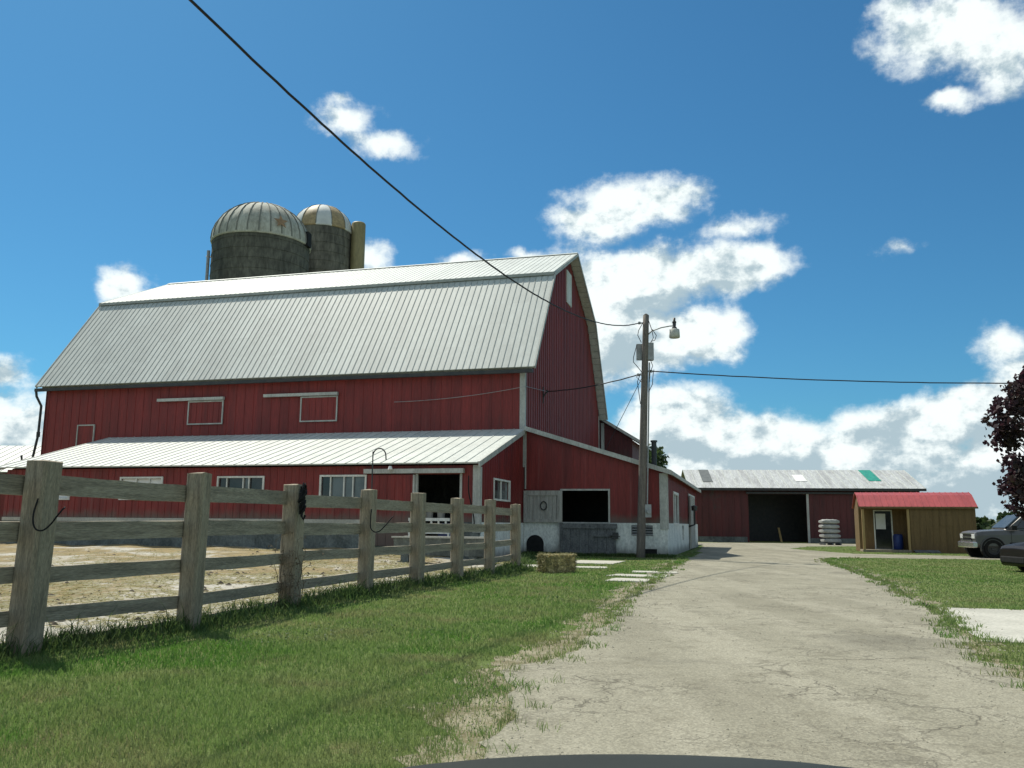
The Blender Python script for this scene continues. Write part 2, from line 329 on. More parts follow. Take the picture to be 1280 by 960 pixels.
# ------------------------------------------------------------------ ground, drive, yard
def poly_obj(name, pts, z, m, jag=0, step=.25, label=None):
    out = []
    n = len(pts)
    for i in range(n):
        a, b_ = Vector(pts[i]), Vector(pts[(i+1) % n]); d = b_-a; k = max(1, int(d.length/step)) if jag else 1
        pr = Vector((-d.y, d.x)).normalized()
        for j in range(k):
            q = a+d*(j/k)
            if jag:
                s = q.x*1.3+q.y*1.7
                q = q+pr*(jag*(1.0*math.sin(s*1.1)+.8*math.sin(s*2.9+1)+.5*math.sin(s*7.3)+.45*random.uniform(-1, 1)))
            out.append((q.x, q.y, z))
    bm = bmesh.new(); f = bm.faces.new([bm.verts.new(p) for p in out]); f.normal_update()
    if f.normal.z < 0: f.normal_flip()
    bmesh.ops.triangulate(bm, faces=[f]); me = bpy.data.meshes.new(name); bm.to_mesh(me); bm.free()
    me.materials.append(M[m]); o = bpy.data.objects.new(name, me); COL.objects.link(o); tag(o, label, kind='structure')
    return np.array([(p[0], p[1]) for p in out])
g = MB(); g.add([(-700, -200, 0), (700, -200, 0), (700, 1400, 0), (-700, 1400, 0)], [(0, 1, 2, 3)])
tag(g.build('ground', 'ground'), 'mown grass ground running to the horizon', kind='structure')
DL = [(-1.0, -18), (-.5, 0), (-.25, 3.5), (-.12, 5.26), (.0, 6.3), (.04, 6.9), (-.02, 7.5), (.08, 8.05), (.42, 8.5), (.72, 9.3), (1.35, 12), (2.17, 15.9), (4.05, 23.5), (5.93, 31.0), (6.75, 34.5), (8.6, 41), (11.3, 52), (12.2, 56), (13.0, 66.5)]
DR = [(4.4, -18), (4.1, 4), (4.15, 7.29), (4.81, 9.36), (6.23, 12.82), (7.3, 16.5), (8.43, 19.8), (9.9, 25.5), (10.9, 29.8), (11.3, 31.8), (12.4, 34.6), (14.5, 36.2), (20, 35.4), (45, 33), (45, 36.5), (22, 39.0), (16.2, 41.6), (15.8, 50), (19, 56), (27, 60), (36, 63), (36, 66.5)]
DRIVE = poly_obj('driveway', DL+DR[::-1], .006, 'drive', .045, .09, 'cracked pale gravel driveway leading to the sheds')
def verge(pl, side, y0, y1, name):
    a = [p for p in pl if y0 <= p[1] <= y1]; o = []
    for q in (.10, -.42 if side > 0 else -.25): 
        row = [(x-side*q if q < 0 else x+(-side)*q*-1*-1, y) for x, y in a] if False else [(x+side*q, y) for x, y in a]
        o.append(row)
    return poly_obj(name, o[0]+o[1][::-1], .003, 'verge', .12, .11, 'stony dirt verge between drive and lawn')
m = bpy.data.materials.new('stony_dirt'); b = NB(nodes(m)); tc = b.n('ShaderNodeTexCoord').outputs['Object']
f1 = b.noise(tc, 3, 6, .7); f2 = b.noise(tc, 40, 3, .7); col = b.mix(b.ramp(f1, .38, .62), c4((.30, .27, .19)), c4((.17, .15, .085))); col = b.mix(b.ramp(f2, .5, .7, 0, .6), col, c4((.36, .34, .27)))
M['verge'] = finish(b, m, col, .95, bump=f2, bs=.6, bd=.03, spec=.1)
verge(DL, 1, 3, 32, 'dirt_verge'); verge(DR, -1, 3, 30, 'dirt_verge')
PAD = poly_obj('concrete_pad', [(6.74, 14.07), (5.22, 9.94), (20, 5.9), (21.5, 10.0)], .012, 'concrete', .02, .3, 'pale concrete pad across the right lawn')
def ul(x, y): return (CX+x*math.cos(TH)-y*math.sin(TH), CY+x*math.sin(TH)+y*math.cos(TH))
FENCE = [(-6.25, 3.2), (-5.42, 6.1), (-4.58, 8.47), (-3.76, 10.47), (-3.27, 13.2), (-2.60, 15.9), (-1.89, 17.9), (-1.20, 19.9), (-.52, 22.1), (.14, 24.9)]
# barnyard sheet rises gently towards the barn under trampled straw
def yard():
    x0, x1, y0, y1 = -60, .0, -36, 1; nx, ny = 150, 110
    vs, fs = [], []
    def fx(Y):          # fence line X at world Y
        P = FENCE
        if Y <= P[0][1]: return P[0][0]+(Y-P[0][1])*.30
        for (xa, ya), (xb, yb) in zip(P, P[1:]):
            if ya <= Y <= yb: return xa+(xb-xa)*(Y-ya)/(yb-ya)
        return P[-1][0]+(Y-P[-1][1])*.06
    for j in range(ny+1):
        Y = -4+(37.5+4)*j/ny
        for i in range(nx+1):
            t = i/nx; X = fx(Y)-.16-62*(t**1.8)
            dx, dy = X-CX, Y-CY; ly = -dx*math.sin(TH)+dy*math.cos(TH); lx = dx*math.cos(TH)+dy*math.sin(TH)
            k = min(max((ly+16)/9.5, 0), 1); k = k*k*(3-2*k)
            z = .03+.28*k*min(max((-lx-.5)/2.5, 0), 1)+.035*math.sin(X*1.7+Y*.6)*k+.02*math.sin(X*3.1-Y*2.3)*k
            vs.append((X, Y, z))
    for j in range(ny):
        for i in range(nx):
            a = j*(nx+1)+i; fs.append((a, a+nx+1, a+nx+2, a+1))
    me = bpy.data.meshes.new('barnyard'); me.from_pydata([(p[0]-CX, p[1]-CY, p[2]) for p in vs], [], fs); me.materials.append(M['yard']); me.update()
    me.polygons.foreach_set('use_smooth', [True]*len(fs))
    o = bpy.data.objects.new('barnyard', me); o.location = (CX, CY, 0); COL.objects.link(o)
    tag(o, 'straw littered concrete barnyard behind the fence', kind='structure')
yard()

# ------------------------------------------------------------------ main barn (local x along the long side, y into depth)
BR = empty('red_barn', 'big red gambrel barn with long pale metal roof and gable end', 'barn', (CX, CY, 0), TH)
BL, BW = 24.7, 18.3
EZ, KZ, RZ = 7.8, 13.0, 15.65; EY, KY, RY = -.35, 3.6, 9.17
X = (1, 0, 0); Y = (0, 1, 0); NX = (-1, 0, 0); NY = (0, -1, 0)
wt = lambda y: EZ+(KZ-EZ)*(y-EY)/(KY-EY) if y <= KY else KZ+(RZ-KZ)*(y-KY)/(RY-KY)
ez0 = wt(0)-.12
gt = [(0, ez0), (KY, KZ-.13), (RY, RZ-.13), (2*RY-KY, KZ-.13), (BW, ez0)]
doors = [(-10.5, -8.65, 5.72, 6.88), (-16.4, -14.5, 5.72, 6.84)]
mb = MB(); wall(mb, (-BL, 0, 0), X, NY, BL-.15, [(0, ez0), (BL, ez0)]); ribs(mb, (-BL, 0, 0), X, NY, BL-.2, [(0, ez0), (BL, ez0)], 4.0, [], .46, .04, .014)
mb.build('front_wall', 'red', BR)
mb = MB(); wall(mb, (0, 0, 0), Y, X, BW, gt); ribs(mb, (0, .1, 0), Y, X, BW-.2, [(a-.1, b) for a, b in gt], 3.2, [(8.5, 9.8, 12.8, 14.7)], .40, .06, .03, jit=.03)
mb.build('gable_wall', 'red_old', BR)
mb = MB(); wall(mb, (-BL, 0, 0), Y, NX, BW, gt); wall(mb, (-BL+.13, BW, 0), X, Y, BL-.28, [(0, ez0), (BL, ez0)]); mb.build('rear_wall', 'red', BR)
# roof: three pieces so each slope reads on its own
x0, x1 = -BL-.35, .5; LL = x1-x0
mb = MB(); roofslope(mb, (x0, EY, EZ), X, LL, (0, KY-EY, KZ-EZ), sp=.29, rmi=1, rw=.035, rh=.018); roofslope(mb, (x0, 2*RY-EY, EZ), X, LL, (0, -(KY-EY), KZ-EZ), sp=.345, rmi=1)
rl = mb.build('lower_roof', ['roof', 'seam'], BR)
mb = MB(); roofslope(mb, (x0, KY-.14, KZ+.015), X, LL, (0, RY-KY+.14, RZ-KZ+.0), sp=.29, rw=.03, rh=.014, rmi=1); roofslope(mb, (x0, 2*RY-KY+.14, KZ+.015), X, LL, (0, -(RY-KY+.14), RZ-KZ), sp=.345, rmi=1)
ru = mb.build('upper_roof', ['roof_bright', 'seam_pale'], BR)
mb = MB()
for s in (1, -1): mb.hexa((x0, RY, RZ+.075), (LL, 0, 0), (0, -s*.22, -.105), (0, 0, -.02))
mb.build('ridge_cap', 'roof_bright', ru)
mb = MB(); mb.box(x0, x1, KY-.19, KY-.145, KZ-.14, KZ+.0); mb.build('break_flashing', 'seam', ru)
# rake: soffit boards under the gable overhang, and edge trim
def rake(xa, xb, name, m, dz, th):
    mb = MB(); prof = [(EY, EZ), (KY, KZ), (RY, RZ), (2*RY-KY, KZ), (2*RY-EY, EZ)]
    for (ya, za), (yb, zb) in zip(prof, prof[1:]):
        d = Vector((0, yb-ya, zb-za)); n = d.normalized().cross(Vector((1, 0, 0))); n = n if n.z < 0 else -n
        o = Vector((xa, ya, za))+n*dz; k = max(1, int(d.length/.42)) if name == 'soffit' else 1
        for i in range(k):
            g_ = .012 if name == 'soffit' else 0
            mb.hexa(o+d*(i/k)+d.normalized()*g_, (xb-xa, 0, 0), d/k-d.normalized()*2*g_, n*th)
    return mb.build(name, m, BR)
rake(.035, .49, 'soffit', 'soffit', .066, .04)
rake(.502, .54, 'rake_trim', 'trim', -.03, .16)
rake(x0-.04, x0-.002, 'rake_trim', 'trim', -.03, .16)
mb = MB(); mb.box(-BL-.2, .32, -.09, -.035, ez0-.52, ez0-.22); mb.build('fascia_board', 'trim', BR)
mb = MB(); mb.box(x0, x1-.05, EY-.06, EY+.07, EZ-.26, EZ-.11); mb.build('gutter', 'dark_metal', BR)
mb = MB(); mb.tube([(-BL-.3, EY, EZ-.2), (-BL-.28, EY+.05, EZ-.5), (-BL-.12, -.12, EZ-.95), (-BL-.12, -.14, 5.4), (-BL-.45, -.2, 3.2), (-BL-.5, -.2, .3)], .06, 8); mb.tube([(-BL-.12, -.14, 5.55), (-BL-.12, -.14, 5.3)], .085, 8)
mb.tube([(-BL-.9, -.2, 4.15), (-BL-.55, -.2, 3.4)], .04, 6); mb.tube([(-BL-.95, -.2, 4.4), (-BL-.9, -.2, 4.1)], .05, 6); mb.build('downspout', 'dark_metal', BR)
mb = MB(); mb.box(-.2, .035, -.045, .0, 3.6, ez0-.53); mb.box(0.0, .035, .0, .16, 5.3, ez0-.25); mb.build('corner_trim', 'trim', BR)
mb = MB(); mb.box(.0, .04, BW-.16, BW+.04, 3.5, ez0-.2); mb.build('corner_trim', 'trim', BR)
for (a, b_, c, d), tx in zip(doors, ((-12.35, -8.62), (-18.05, -14.45))):
    mb = MB(); mb.box(a, b_, -.05, .0, c, d); ribs(mb, (a, -.05, 0), X, NY, b_-a, [(0, d), (b_-a, d)], c+.02, [], .3, .03, .012); dr = mb.build('hay_door', 'red', BR)
    mb = MB(); frame(mb, (0, -.05, 0), X, NY, a+.06, b_-.06, c+.06, d-.06, w=.06, d=.03); mb.build('frame', 'trim', dr)
    mb = MB(); mb.box(tx[0], tx[1], -.2, -.055, d+.02, d+.15); mb.build('track', 'trim', dr)
mb = MB(); mb.box(-22.6, -21.6, -.04, .0, 4.6, 5.85); dr = mb.build('hay_door', 'red', BR)
mb = MB(); frame(mb, (0, -.04, 0), X, NY, -22.55, -21.65, 4.62, 5.8, w=.06, d=.03); mb.build('frame', 'trim', dr)
mb = MB(); mb.box(.0, .06, 8.55, 9.75, 12.85, 14.62); ribs(mb, (.06, 8.55, 0), Y, X, 1.2, [(0, 14.6), (1.2, 14.6)], 12.87, [], .3, .03, .012); mb.build('gable_hatch', 'white_paint', BR)
mb = MB(); mb.tube([(0, 3.3, 7.0), (.18, 3.3, 7.25)], .04); mb.tube([(.02, 3.3, 6.75), (.02, 3.3, 7.5)], .035); mb.lathe([(0, -.06), (.06, -.06), (.06, .06), (0, .06)], 10, (.2, 3.3, 7.28)); mb.build('wire_bracket', 'dark_metal', BR)

# ------------------------------------------------------------------ lean-to along the front of the barn
LT = empty('barn_lean_to', 'low red lean-to with white metal roof along the barn front', 'lean-to', (CX, CY, 0), TH)
LL0, LY, LZE, LZT = -20.4, -6.1, 3.42, 5.2
W = [(-6.09, -4.35, 2.12, 2.9), (-10.4, -8.52, 2.12, 2.88), (-14.78, -12.95, 2.12, 2.88), (-19.0, -17.25, 2.12, 2.86)]
DO = (-2.43, -.72, .2, 2.97)
sh = lambda q: (q[0]-LL0, q[1]-LL0, q[2], q[3])
ops = [sh(q) for q in W+[DO]]; L = -LL0-.02; ZE = LZE-.14
mb = MB(); wall(mb, (LL0, LY, 0), X, NY, L, [(0, ZE), (L, ZE)], 1.3, ops); ribs(mb, (LL0, LY, 0), X, NY, L, [(0, ZE), (L, ZE)], 1.36, ops, .30, .04, .014)
fw = mb.build('front_wall', 'red', LT)
rt = [(0, LZE-.1), (-LY, LZT-.12)]; wo = [(1.72, 3.88, 2.17, 2.85)]; wo2 = [(-LY-3.9+LY*0-.45, -LY-1.8-.45, 2.17, 2.85)]
wo2 = [(1.75, 3.85, 2.17, 2.85)]
mb = MB(); wall(mb, (-.02, LY+.001, 0), Y, X, -LY-.13, rt, 1.3, wo2); ribs(mb, (-.02, LY, 0), Y, X, -LY-.2, rt, 1.36, wo2, .30, .04, .014); mb.build('end_wall', 'red', LT)
mb = MB(); wall(mb, (LL0+.12, LY+.125, 0), Y, NX, -LY-.13, rt, 0); mb.build('end_wall', 'red', LT)
fo = [sh(DO)]
mb = MB(); wall(mb, (LL0, LY-.03, 0), X, NY, L, [(0, 1.3), (L, 1.3)], -.2, fo, .2); mb.build('foundation', 'block_grey', LT)
mb = MB(); wall(mb, (LL0, LY-.05, 0), X, NY, DO[0]-LL0-.1, [(0, 1.36), (L, 1.36)], 1.22, [], .05); mb.build('sill_board', 'concrete', LT)
mb = MB(); wall(mb, (.012, LY+.17, 0), Y, X, -LY-.2, [(0, 1.3), (9, 1.3)], -.2, [], .2); mb.build('foundation', 'whitewash', LT)
ry = LY-.28; zz = LZE-(LZT-LZE)/(-LY)*.28+.03
mb = MB(); roofslope(mb, (LL0-.25, ry, zz), X, -LL0+.28, (0, -ry-.02, LZT-zz), .05, .45, .04, .02, rmi=1)
rf = mb.build('roof', ['roof_bright', 'seam_pale'], LT)
mb = MB(); mb.hexa((.035, ry-.02, zz+.02), (.05, 0, 0), (0, -ry-.0, LZT-zz), (0, 0, -.2)); mb.build('rake_trim', 'trim', rf)
mb = MB(); mb.hexa((LL0-.31, ry-.02, zz+.02), (.05, 0, 0), (0, -ry-.0, LZT-zz), (0, 0, -.18)); mb.build('rake_trim', 'trim', rf)
mb = MB(); mb.box(-.24, .03, LY-.045, LY-.002, .95, LZE-.14); mb.box(-.02, .03, LY-.002, LY+.18, .95, LZE-.2); mb.build('corner_trim', 'trim', LT)
window(LT, (0, LY, 0), X, NY, *W[0], muls=(-5.72, -5.18, -4.82), panes=['glass_dark', 'glass', 'glass', 'glass'])
window(LT, (0, LY, 0), X, NY, *W[1], muls=(-10.05, -9.35, -9.1), panes=['glass_dark', 'glass_dark', 'glass', 'glass_dark'])
window(LT, (0, LY, 0), X, NY, *W[2], muls=(-14.1, -13.5), panes=['paper', 'paper', 'paper'])
window(LT, (0, LY, 0), X, NY, *W[3], muls=(-18.1,), panes=['paper', 'paper'])
window(LT, (-.02, LY, 0), Y, X, 1.75, 3.85, 2.17, 2.85, muls=(2.7,), panes=['glass_dark', 'glass'])
mb = MB(); mb.box(-4.2, -2.45, LY-.13, LY-.06, .45, 2.95); ribs(mb, (-4.2, LY-.13, 0), X, NY, 1.75, [(0, 2.95), (2, 2.95)], .46, [], .30, .03, .014); sd = mb.build('sliding_door', 'red', LT)
mb = MB(); mb.box(-2.449, -2.38, LY-.14, LY-.055, .45, 2.95); mb.build('edge_strip', 'trim', sd)
mb = MB(); mb.box(-4.33, -.55, LY-.22, LY-.01, 3.0, 3.16); mb.build('door_track', 'trim', LT)
mb = MB(); mb.box(-.72, -.64, LY-.05, LY+.05, .3, 2.99); mb.build('door_jamb', 'trim', LT)
mb = MB(); mb.box(-2.38, -2.3, LY-.05, LY+.05, .3, 2.99); mb.build('door_jamb', 'trim', LT)
mb = MB(); mb.lathe([(0, 0), (.05, 0), (.09, -.12), (0, -.14)], 10, (-3.25, LY-.32, 3.25)); mb.build('lamp', 'paper', LT)
# dark inner partition and floor keep the inside unlit
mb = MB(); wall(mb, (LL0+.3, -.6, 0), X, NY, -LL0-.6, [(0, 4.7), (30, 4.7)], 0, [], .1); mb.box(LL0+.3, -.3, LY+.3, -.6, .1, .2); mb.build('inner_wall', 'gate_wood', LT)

# ------------------------------------------------------------------ milk house: shed-roofed wing on the gable end
MH = empty('red_side_wing', 'red shed-roofed wing with whitewashed base beside the driveway', 'barn wing', (CX, CY, 0), TH)
MW, MD, Z0, Z1 = 5.85, 19.0, 5.28, 3.46
ops = [(1.6, 3.55, 1.33, 2.64)]
top = [(0, Z0-.1), (MW, Z1-.1)]
mb = MB(); wall(mb, (.045, 0, 0), X, NY, MW-.045, [(0, Z0-.12), (MW-.045, Z1-.1)], 1.33, [(1.555, 3.505, 1.33, 2.64)]); ribs(mb, (.06, 0, 0), X, NY, MW-.2, [(0, Z0-.14), (MW-.06, Z1-.12)], 1.36, [(1.48, 3.6, 1.3, 2.75)], .31, .04, .012); mb.build('front_wall', 'red', MH)
so = [(2.9, 5.3, 1.3, 2.62), (12.0, 16.4, 0, 2.78)]
mb = MB(); wall(mb, (MW, .125, 0), Y, X, MD-.13, [(0, Z1-.12), (MD, Z1-.12)], 1.33, [(q[0]-.125, q[1]-.125, q[2], q[3]) for q in so]); ribs(mb, (MW, .2, 0), Y, X, MD-.3, [(0, Z1-.13), (MD, Z1-.13)], 1.36, [(q[0]-.3, q[1]-.1, q[2]-.1, q[3]+.1) for q in so], .4, .04, .014); mb.build('side_wall', 'red', MH)
mb = MB(); wall(mb, (0.05, MD, 0), X, Y, MW-.13, top, 0); mb.build('rear_wall', 'red', MH)
for xa, xb in ((.025, 1.6), (3.55, MW)):
    mb = MB(); wall(mb, (xa, -.03, 0), X, NY, xb-xa, [(0, 1.33), (9, 1.33)], -.2, [(a-xa, b_-xa, c, d) for a, b_, c, d in ((4.45, 5.3, .84, 1.24), (4.98, 5.45, .1, .32)) if a > xa and b_ < xb], .22); mb.build('foundation', 'whitewash', MH)
for ya, yb, oo in ((-.02, 12, [(7.3, 8.3, .55, 1.25)]), (16.4, MD, [])):
    mb = MB(); wall(mb, (MW+.03, ya, 0), Y, X, yb-ya, [(0, 1.33), (30, 1.33)], -.2, oo, .2); mb.build('foundation', 'whitewash', MH)
mb = MB()
for i in range(4): mb.hexa((4.45, -.06, .86+.1*i), (.85, 0, 0), (0, .12, .04), (0, 0, .035))
mb.build('vent_louvre', 'galv', MH)
mb = MB(); d = Vector((MW+.25, 0, -(Z0-Z1)*(MW+.25)/MW))
mb.prism([(.045, -.22, Z0), (.045, MD+.2, Z0), (d.x, MD+.2, Z0+d.z), (d.x, -.22, Z0+d.z)], (0, 0, -.07))
for i in range(40): mb.hexa((.045, -.2+i*.5, Z0-.003), (d.x-.045, 0, d.z+.0), (0, .045, 0), (0, 0, .03), 1)
rf = mb.build('roof', ['roof_bright', 'seam'], MH)
mb = MB(); mb.hexa((.045, -.26, Z0+.03), (d.x-.045, 0, d.z), (0, .035, 0), (0, 0, -.19)); mb.build('rake_trim', 'trim', rf)
mb = MB(); mb.box(d.x-.02, d.x+.03, -.24, MD+.2, Z0+d.z-.16, Z0+d.z+.0); mb.build('eave_trim', 'trim', rf)
mb = MB(); mb.box(MW-.26, MW+.03, -.062, -.005, 1.1, Z1-.16); mb.box(MW, MW+.06, -.005, .22, 1.1, Z1-.16); mb.build('corner_trim', 'trim', MH)
mb = MB(); mb.box(.047, .1, -.05, .0, 2.7, Z0-.2); mb.build('corner_trim', 'trim', MH)
mb = MB(); frame(mb, (0, 0, 0), X, NY, 1.62, 3.53, 1.35, 2.62, w=.07, d=.04); mb.build('opening_frame', 'trim', MH)
mb = MB()
for i in range(9): mb.box(.1+i*.166, .1+i*.166+.158, -.13, -.085, 1.36, 2.58)
mb.box(.03, 1.66, -.17, -.131, 2.42, 2.62); mb.box(.03, 1.66, -.17, -.131, 1.33, 1.46); mb.box(.03, .2, -.17, -.131, 1.46, 2.42); mb.box(1.46, 1.66, -.17, -.131, 1.46, 2.42)
sd = mb.build('sliding_door', 'door_wood', MH)
ring = [(.88+.13*math.cos(t), -.17, 2.0+.17*math.sin(t)) for t in np.linspace(0, 2*math.pi, 17)]
mb = MB(); mb.tube(ring, .022, 6); mb.build('ring', 'dark_metal', sd)
mb = MB()
for i in range(6): mb.box(1.62+i*.37, 1.62+i*.37+.36, -.14, -.10, .06, 1.24)
mb.box(1.6, 3.9, -.19, -.141, 1.1, 1.3); mb.box(1.6, 3.85, -.19, -.141, .08, .22); mb.box(2.9, 3.95, -.21, -.141, .78, .9); mb.box(1.56, 1.68, -.2, -.1, .02, 1.32)
gt_ = mb.build('board_gate', 'gate_wood', MH)
mb = MB(); mb.box(3.72, 3.95, -.25, -.2, .7, .95); mb.tube([(3.62, -.24, .82), (4.02, -.24, .8)], .02); mb.build('latch', 'dark_metal', gt_)
# black plate on the wall stands for the shade inside an arched hole
mb = MB(); pts = [(.15, .02)]+[(.5-.36*math.cos(t), .46+.36*math.sin(t)) for t in np.linspace(0, math.pi, 12)]+[(.85, .02)]
mb.prism([(x, -.075, z) for x, z in pts], (0, .04, 0)); mb.build('arched_hole_shade', 'black', MH)
mb = MB(); mb.box(4.98, 5.45, -.04, -.02, .1, .32); mb.build('drain_hole_shade', 'black', MH)  # black plate stands for the shade inside the low hole
window(MH, (MW, 0, 0), Y, X, 2.95, 5.25, 1.36, 2.58, muls=(4.1,), panes=['glass', 'glass'], w=.12)
mb = MB(); mb.box(MW+.06, MW+.13, 11.6, 14.4, .05, 2.8)
for i in range(7): mb.box(MW+.131, MW+.15, 11.6+i*.4, 11.6+i*.4+.37, .07, 2.78)
mb.build('side_door', 'door_wood', MH)
mb = MB(); frame(mb, (MW, 0, 0), Y, X, 12.0, 16.4, 0, 2.78, w=.14, d=.05); mb.build('door_frame', 'white_paint', MH)
mb = MB(); mb.tube([(MW+.06, 11.3, 1.2), (MW+.35, 11.3, 1.3), (MW+.35, 11.3, 2.0)], .05, 8); mb.lathe([(0, 0), (.14, .02), (.16, .25), (0, .3)], 12, (MW+.35, 11.3, 2.0)); mb.build('wall_light', 'dark_metal', MH)
mb = MB(); mb.tube([(4.75, 6, 3.6), (4.75, 6, 5.15)], .12, 10); mb.tube([(4.75, 6, 5.12), (4.75, 6, 5.2)], .16, 10); mb.build('vent_pipe', 'dark_metal', MH)
mb = MB(); wall(mb, (.2, 6.0, 0), X, NY, MW-.4, [(0, 3.3), (9, 3.3)], 0, [], .1); mb.box(.2, MW-.25, .3, 6, .05, .1); mb.build('inner_wall', 'dark_metal', MH)  # inner wall coloured dark so the wing opening looks unlit

# ------------------------------------------------------------------ back shed behind the barn
p = ul(0, 19.0); BS = empty('back_shed', 'weathered red shed peeking out behind the barn gable end', 'shed', (p[0], p[1], 0), TH)
mb = MB(); wall(mb, (-8, 0, 0), X, NY, 10.0, [(0, 6.4), (5, 9.6), (10, 6.55)]); ribs(mb, (-8, 0, 0), X, NY, 10, [(0, 6.4), (5, 9.6), (10, 6.55)], 0, [], .3, .05, .02)
wall(mb, (2.0, .125, 0), Y, X, 8, [(0, 6.5), (8, 6.5)]); wall(mb, (-8, .125, 0), Y, NX, 8, [(0, 6.4), (8, 6.4)]); wall(mb, (-7.9, 8.2, 0), X, Y, 9.8, [(0, 6.4), (5, 9.6), (9.8, 6.4)]); mb.build('wall', 'red_dark', BS)
mb = MB(); mb.prism([(-3, -.3, 9.85), (-3, 8.5, 9.85), (2.5, 8.5, 6.45), (2.5, -.3, 6.45)], (0, 0, -.12)); mb.prism([(-3.01, -.3, 9.85), (-3.01, 8.5, 9.85), (-8.5, 8.5, 6.3), (-8.5, -.3, 6.3)], (0, 0, -.12)); rf = mb.build('roof', 'roof_old', BS)
mb = MB(); mb.hexa((-3, -.34, 9.87), (5.5, 0, -3.4), (0, .03, 0), (0, 0, -.2)); mb.build('rake_trim', 'trim', rf)
mb = MB(); mb.box(.05, .25, -.06, .0, 4, 7.6); mb.build('corner_trim', 'trim', BS)

# ------------------------------------------------------------------ pale long building far left
PB = empty('pale_roofed_shed', 'long low shed with white metal roof left beyond the barn', 'shed', (-44, 57, 0), R(-2))
mb = MB(); wall(mb, (-18, 0, 0), X, NY, 31, [(0, 4.3), (31, 4.3)]); wall(mb, (13, .125, 0), Y, X, 10, [(0, 4.3), (5, 6.2), (10, 4.3)]); wall(mb, (-18, .125, 0), Y, NX, 10, [(0, 4.3), (5, 6.2), (10, 4.3)]); wall(mb, (-17.8, 10.2, 0), X, Y, 30.6, [(0, 4.3), (31, 4.3)]); mb.build('wall', 'red', PB)
mb = MB(); roofslope(mb, (-18.4, -.4, 4.3), X, 31.8, (0, 5.5, 2.15), sp=.6, rmi=1); roofslope(mb, (-18.4, 10.6, 4.3), X, 31.8, (0, -5.5, 2.15), sp=.6, rmi=1); mb.build('roof', ['roof_bright', 'seam_pale'], PB)

# ------------------------------------------------------------------ silos
def dome(r, h, n=9): return [(r*math.cos(t), h*math.sin(t)) for t in np.linspace(0, math.pi/2, n)]
s1 = empty('grain_silo', 'wide dark concrete silo with ribbed grey dome and rusty star', 'silo', (-18.38, 61, 0))
r1, zb1, h1 = 3.42, 21.15, 3.05
mb = MB(); mb.lathe([(r1, 0), (r1, zb1)], 48); mb.build('silo_wall', 'silo_wall', s1, smooth=True)
mb = MB()
for z in np.arange(11, 21, .75): mb.lathe([(r1+.005, z), (r1+.03, z+.015), (r1+.005, z+.03)], 48)
mb.build('hoops', 'silo_wall', s1)
mb = MB(); mb.lathe([(r1+.02, zb1-.12), (r1+.1, zb1-.1)]+[(a*1.03, zb1+b) for a, b in dome(r1, h1)], 56, seg_mi=lambda j: 0); dm = mb.build('dome_roof', 'dome', s1, smooth=True)
mb = MB()
for k in range(28):
    w = 2*math.pi*k/28; mb.tube([(a*1.035*math.cos(w), a*1.035*math.sin(w), zb1+b+.015) for a, b in dome(r1, h1)], .045, 5)
mb.build('dome_ribs', 'dome_seam', dm)
vw = math.atan2(-61, 18.38)
def star(par, rel, el, rad, r, zb, h):
    w = vw+rel; cz, sz = math.cos(el), math.sin(el)
    c = Vector((r*1.06*cz*math.cos(w), r*1.06*cz*math.sin(w), zb+h*1.03*sz)); n = Vector((cz*math.cos(w)/r, cz*math.sin(w)/r, sz/h)).normalized()
    a = Vector((-math.sin(w), math.cos(w), 0)); u = n.cross(a).normalized(); u = u if u.z > 0 else -u
    pts = [c+n*.05+(a*math.cos(t)+u*math.sin(t))*(rad if i % 2 == 0 else rad*.42) for i, t in enumerate(np.linspace(math.pi/2, math.pi/2+2*math.pi, 11)[:10])]
    mb = MB(); mb.prism(pts, n*.05); return mb.build('star', 'rust', par)
star(s1, R(20), R(15), .52, r1, zb1, h1)
w = vw+R(66); q = Vector((math.cos(w), math.sin(w), 0)); t_ = Vector((-q.y, q.x, 0)); mb = MB()
mb.hexa(q*(r1-.4)-t_*.35+Vector((0, 0, zb1-.2)), q*.62, t_*.7, (0, 0, 1.05)); mb.build('hatch', 'black', s1)  # solid black box stands for the darkness inside the open hatch
w = vw-R(92); q = Vector((math.cos(w), math.sin(w), 0)); mb = MB(); mb.tube([q*(r1+.2), q*(r1+.2)+Vector((0, 0, zb1-.7))], .12, 8)
for z in (12, 15, 18, 20): mb.tube([q*r1+Vector((0, 0, z)), q*(r1+.35)+Vector((0, 0, z))], .05, 6)
mb.build('filler_pipe', 'galv', s1)
s2 = empty('grain_silo', 'narrower taller silo with white and tan striped dome', 'silo', (-15.7, 68.5, 0))
r2, zb2, h2 = 2.36, 24.75, 2.25
mb = MB(); mb.lathe([(r2, 0), (r2, zb2)], 40); mb.build('silo_wall', 'silo_wall2', s2, smooth=True)
mb = MB()
for z in np.arange(15, 24.5, .75): mb.lathe([(r2+.005, z), (r2+.03, z+.015), (r2+.005, z+.03)], 40)
mb.build('hoops', 'silo_wall2', s2)
mb = MB(); mb.lathe([(r2+.02, zb2-.12), (r2+.08, zb2-.1)]+[(a*1.03, zb2+b) for a, b in dome(r2, h2)], 48, seg_mi=lambda j: (j//4+1) % 2); dm = mb.build('dome_roof', ['dome_white', 'dome_tan'], s2, smooth=True)
mb = MB()
for k in range(12):
    w = 2*math.pi*k/12; mb.tube([(a*1.035*math.cos(w), a*1.035*math.sin(w), zb2+b+.01) for a, b in dome(r2, h2)], .035, 5)
mb.build('dome_ribs', 'dome_seam', dm)
mb = MB(); mb.lathe([(.05, -.3), (.25, -.2), (.2, .12), (0, .2)], 12, (0, 0, zb2+h2)); mb.build('cap', 'dome_white', s2)
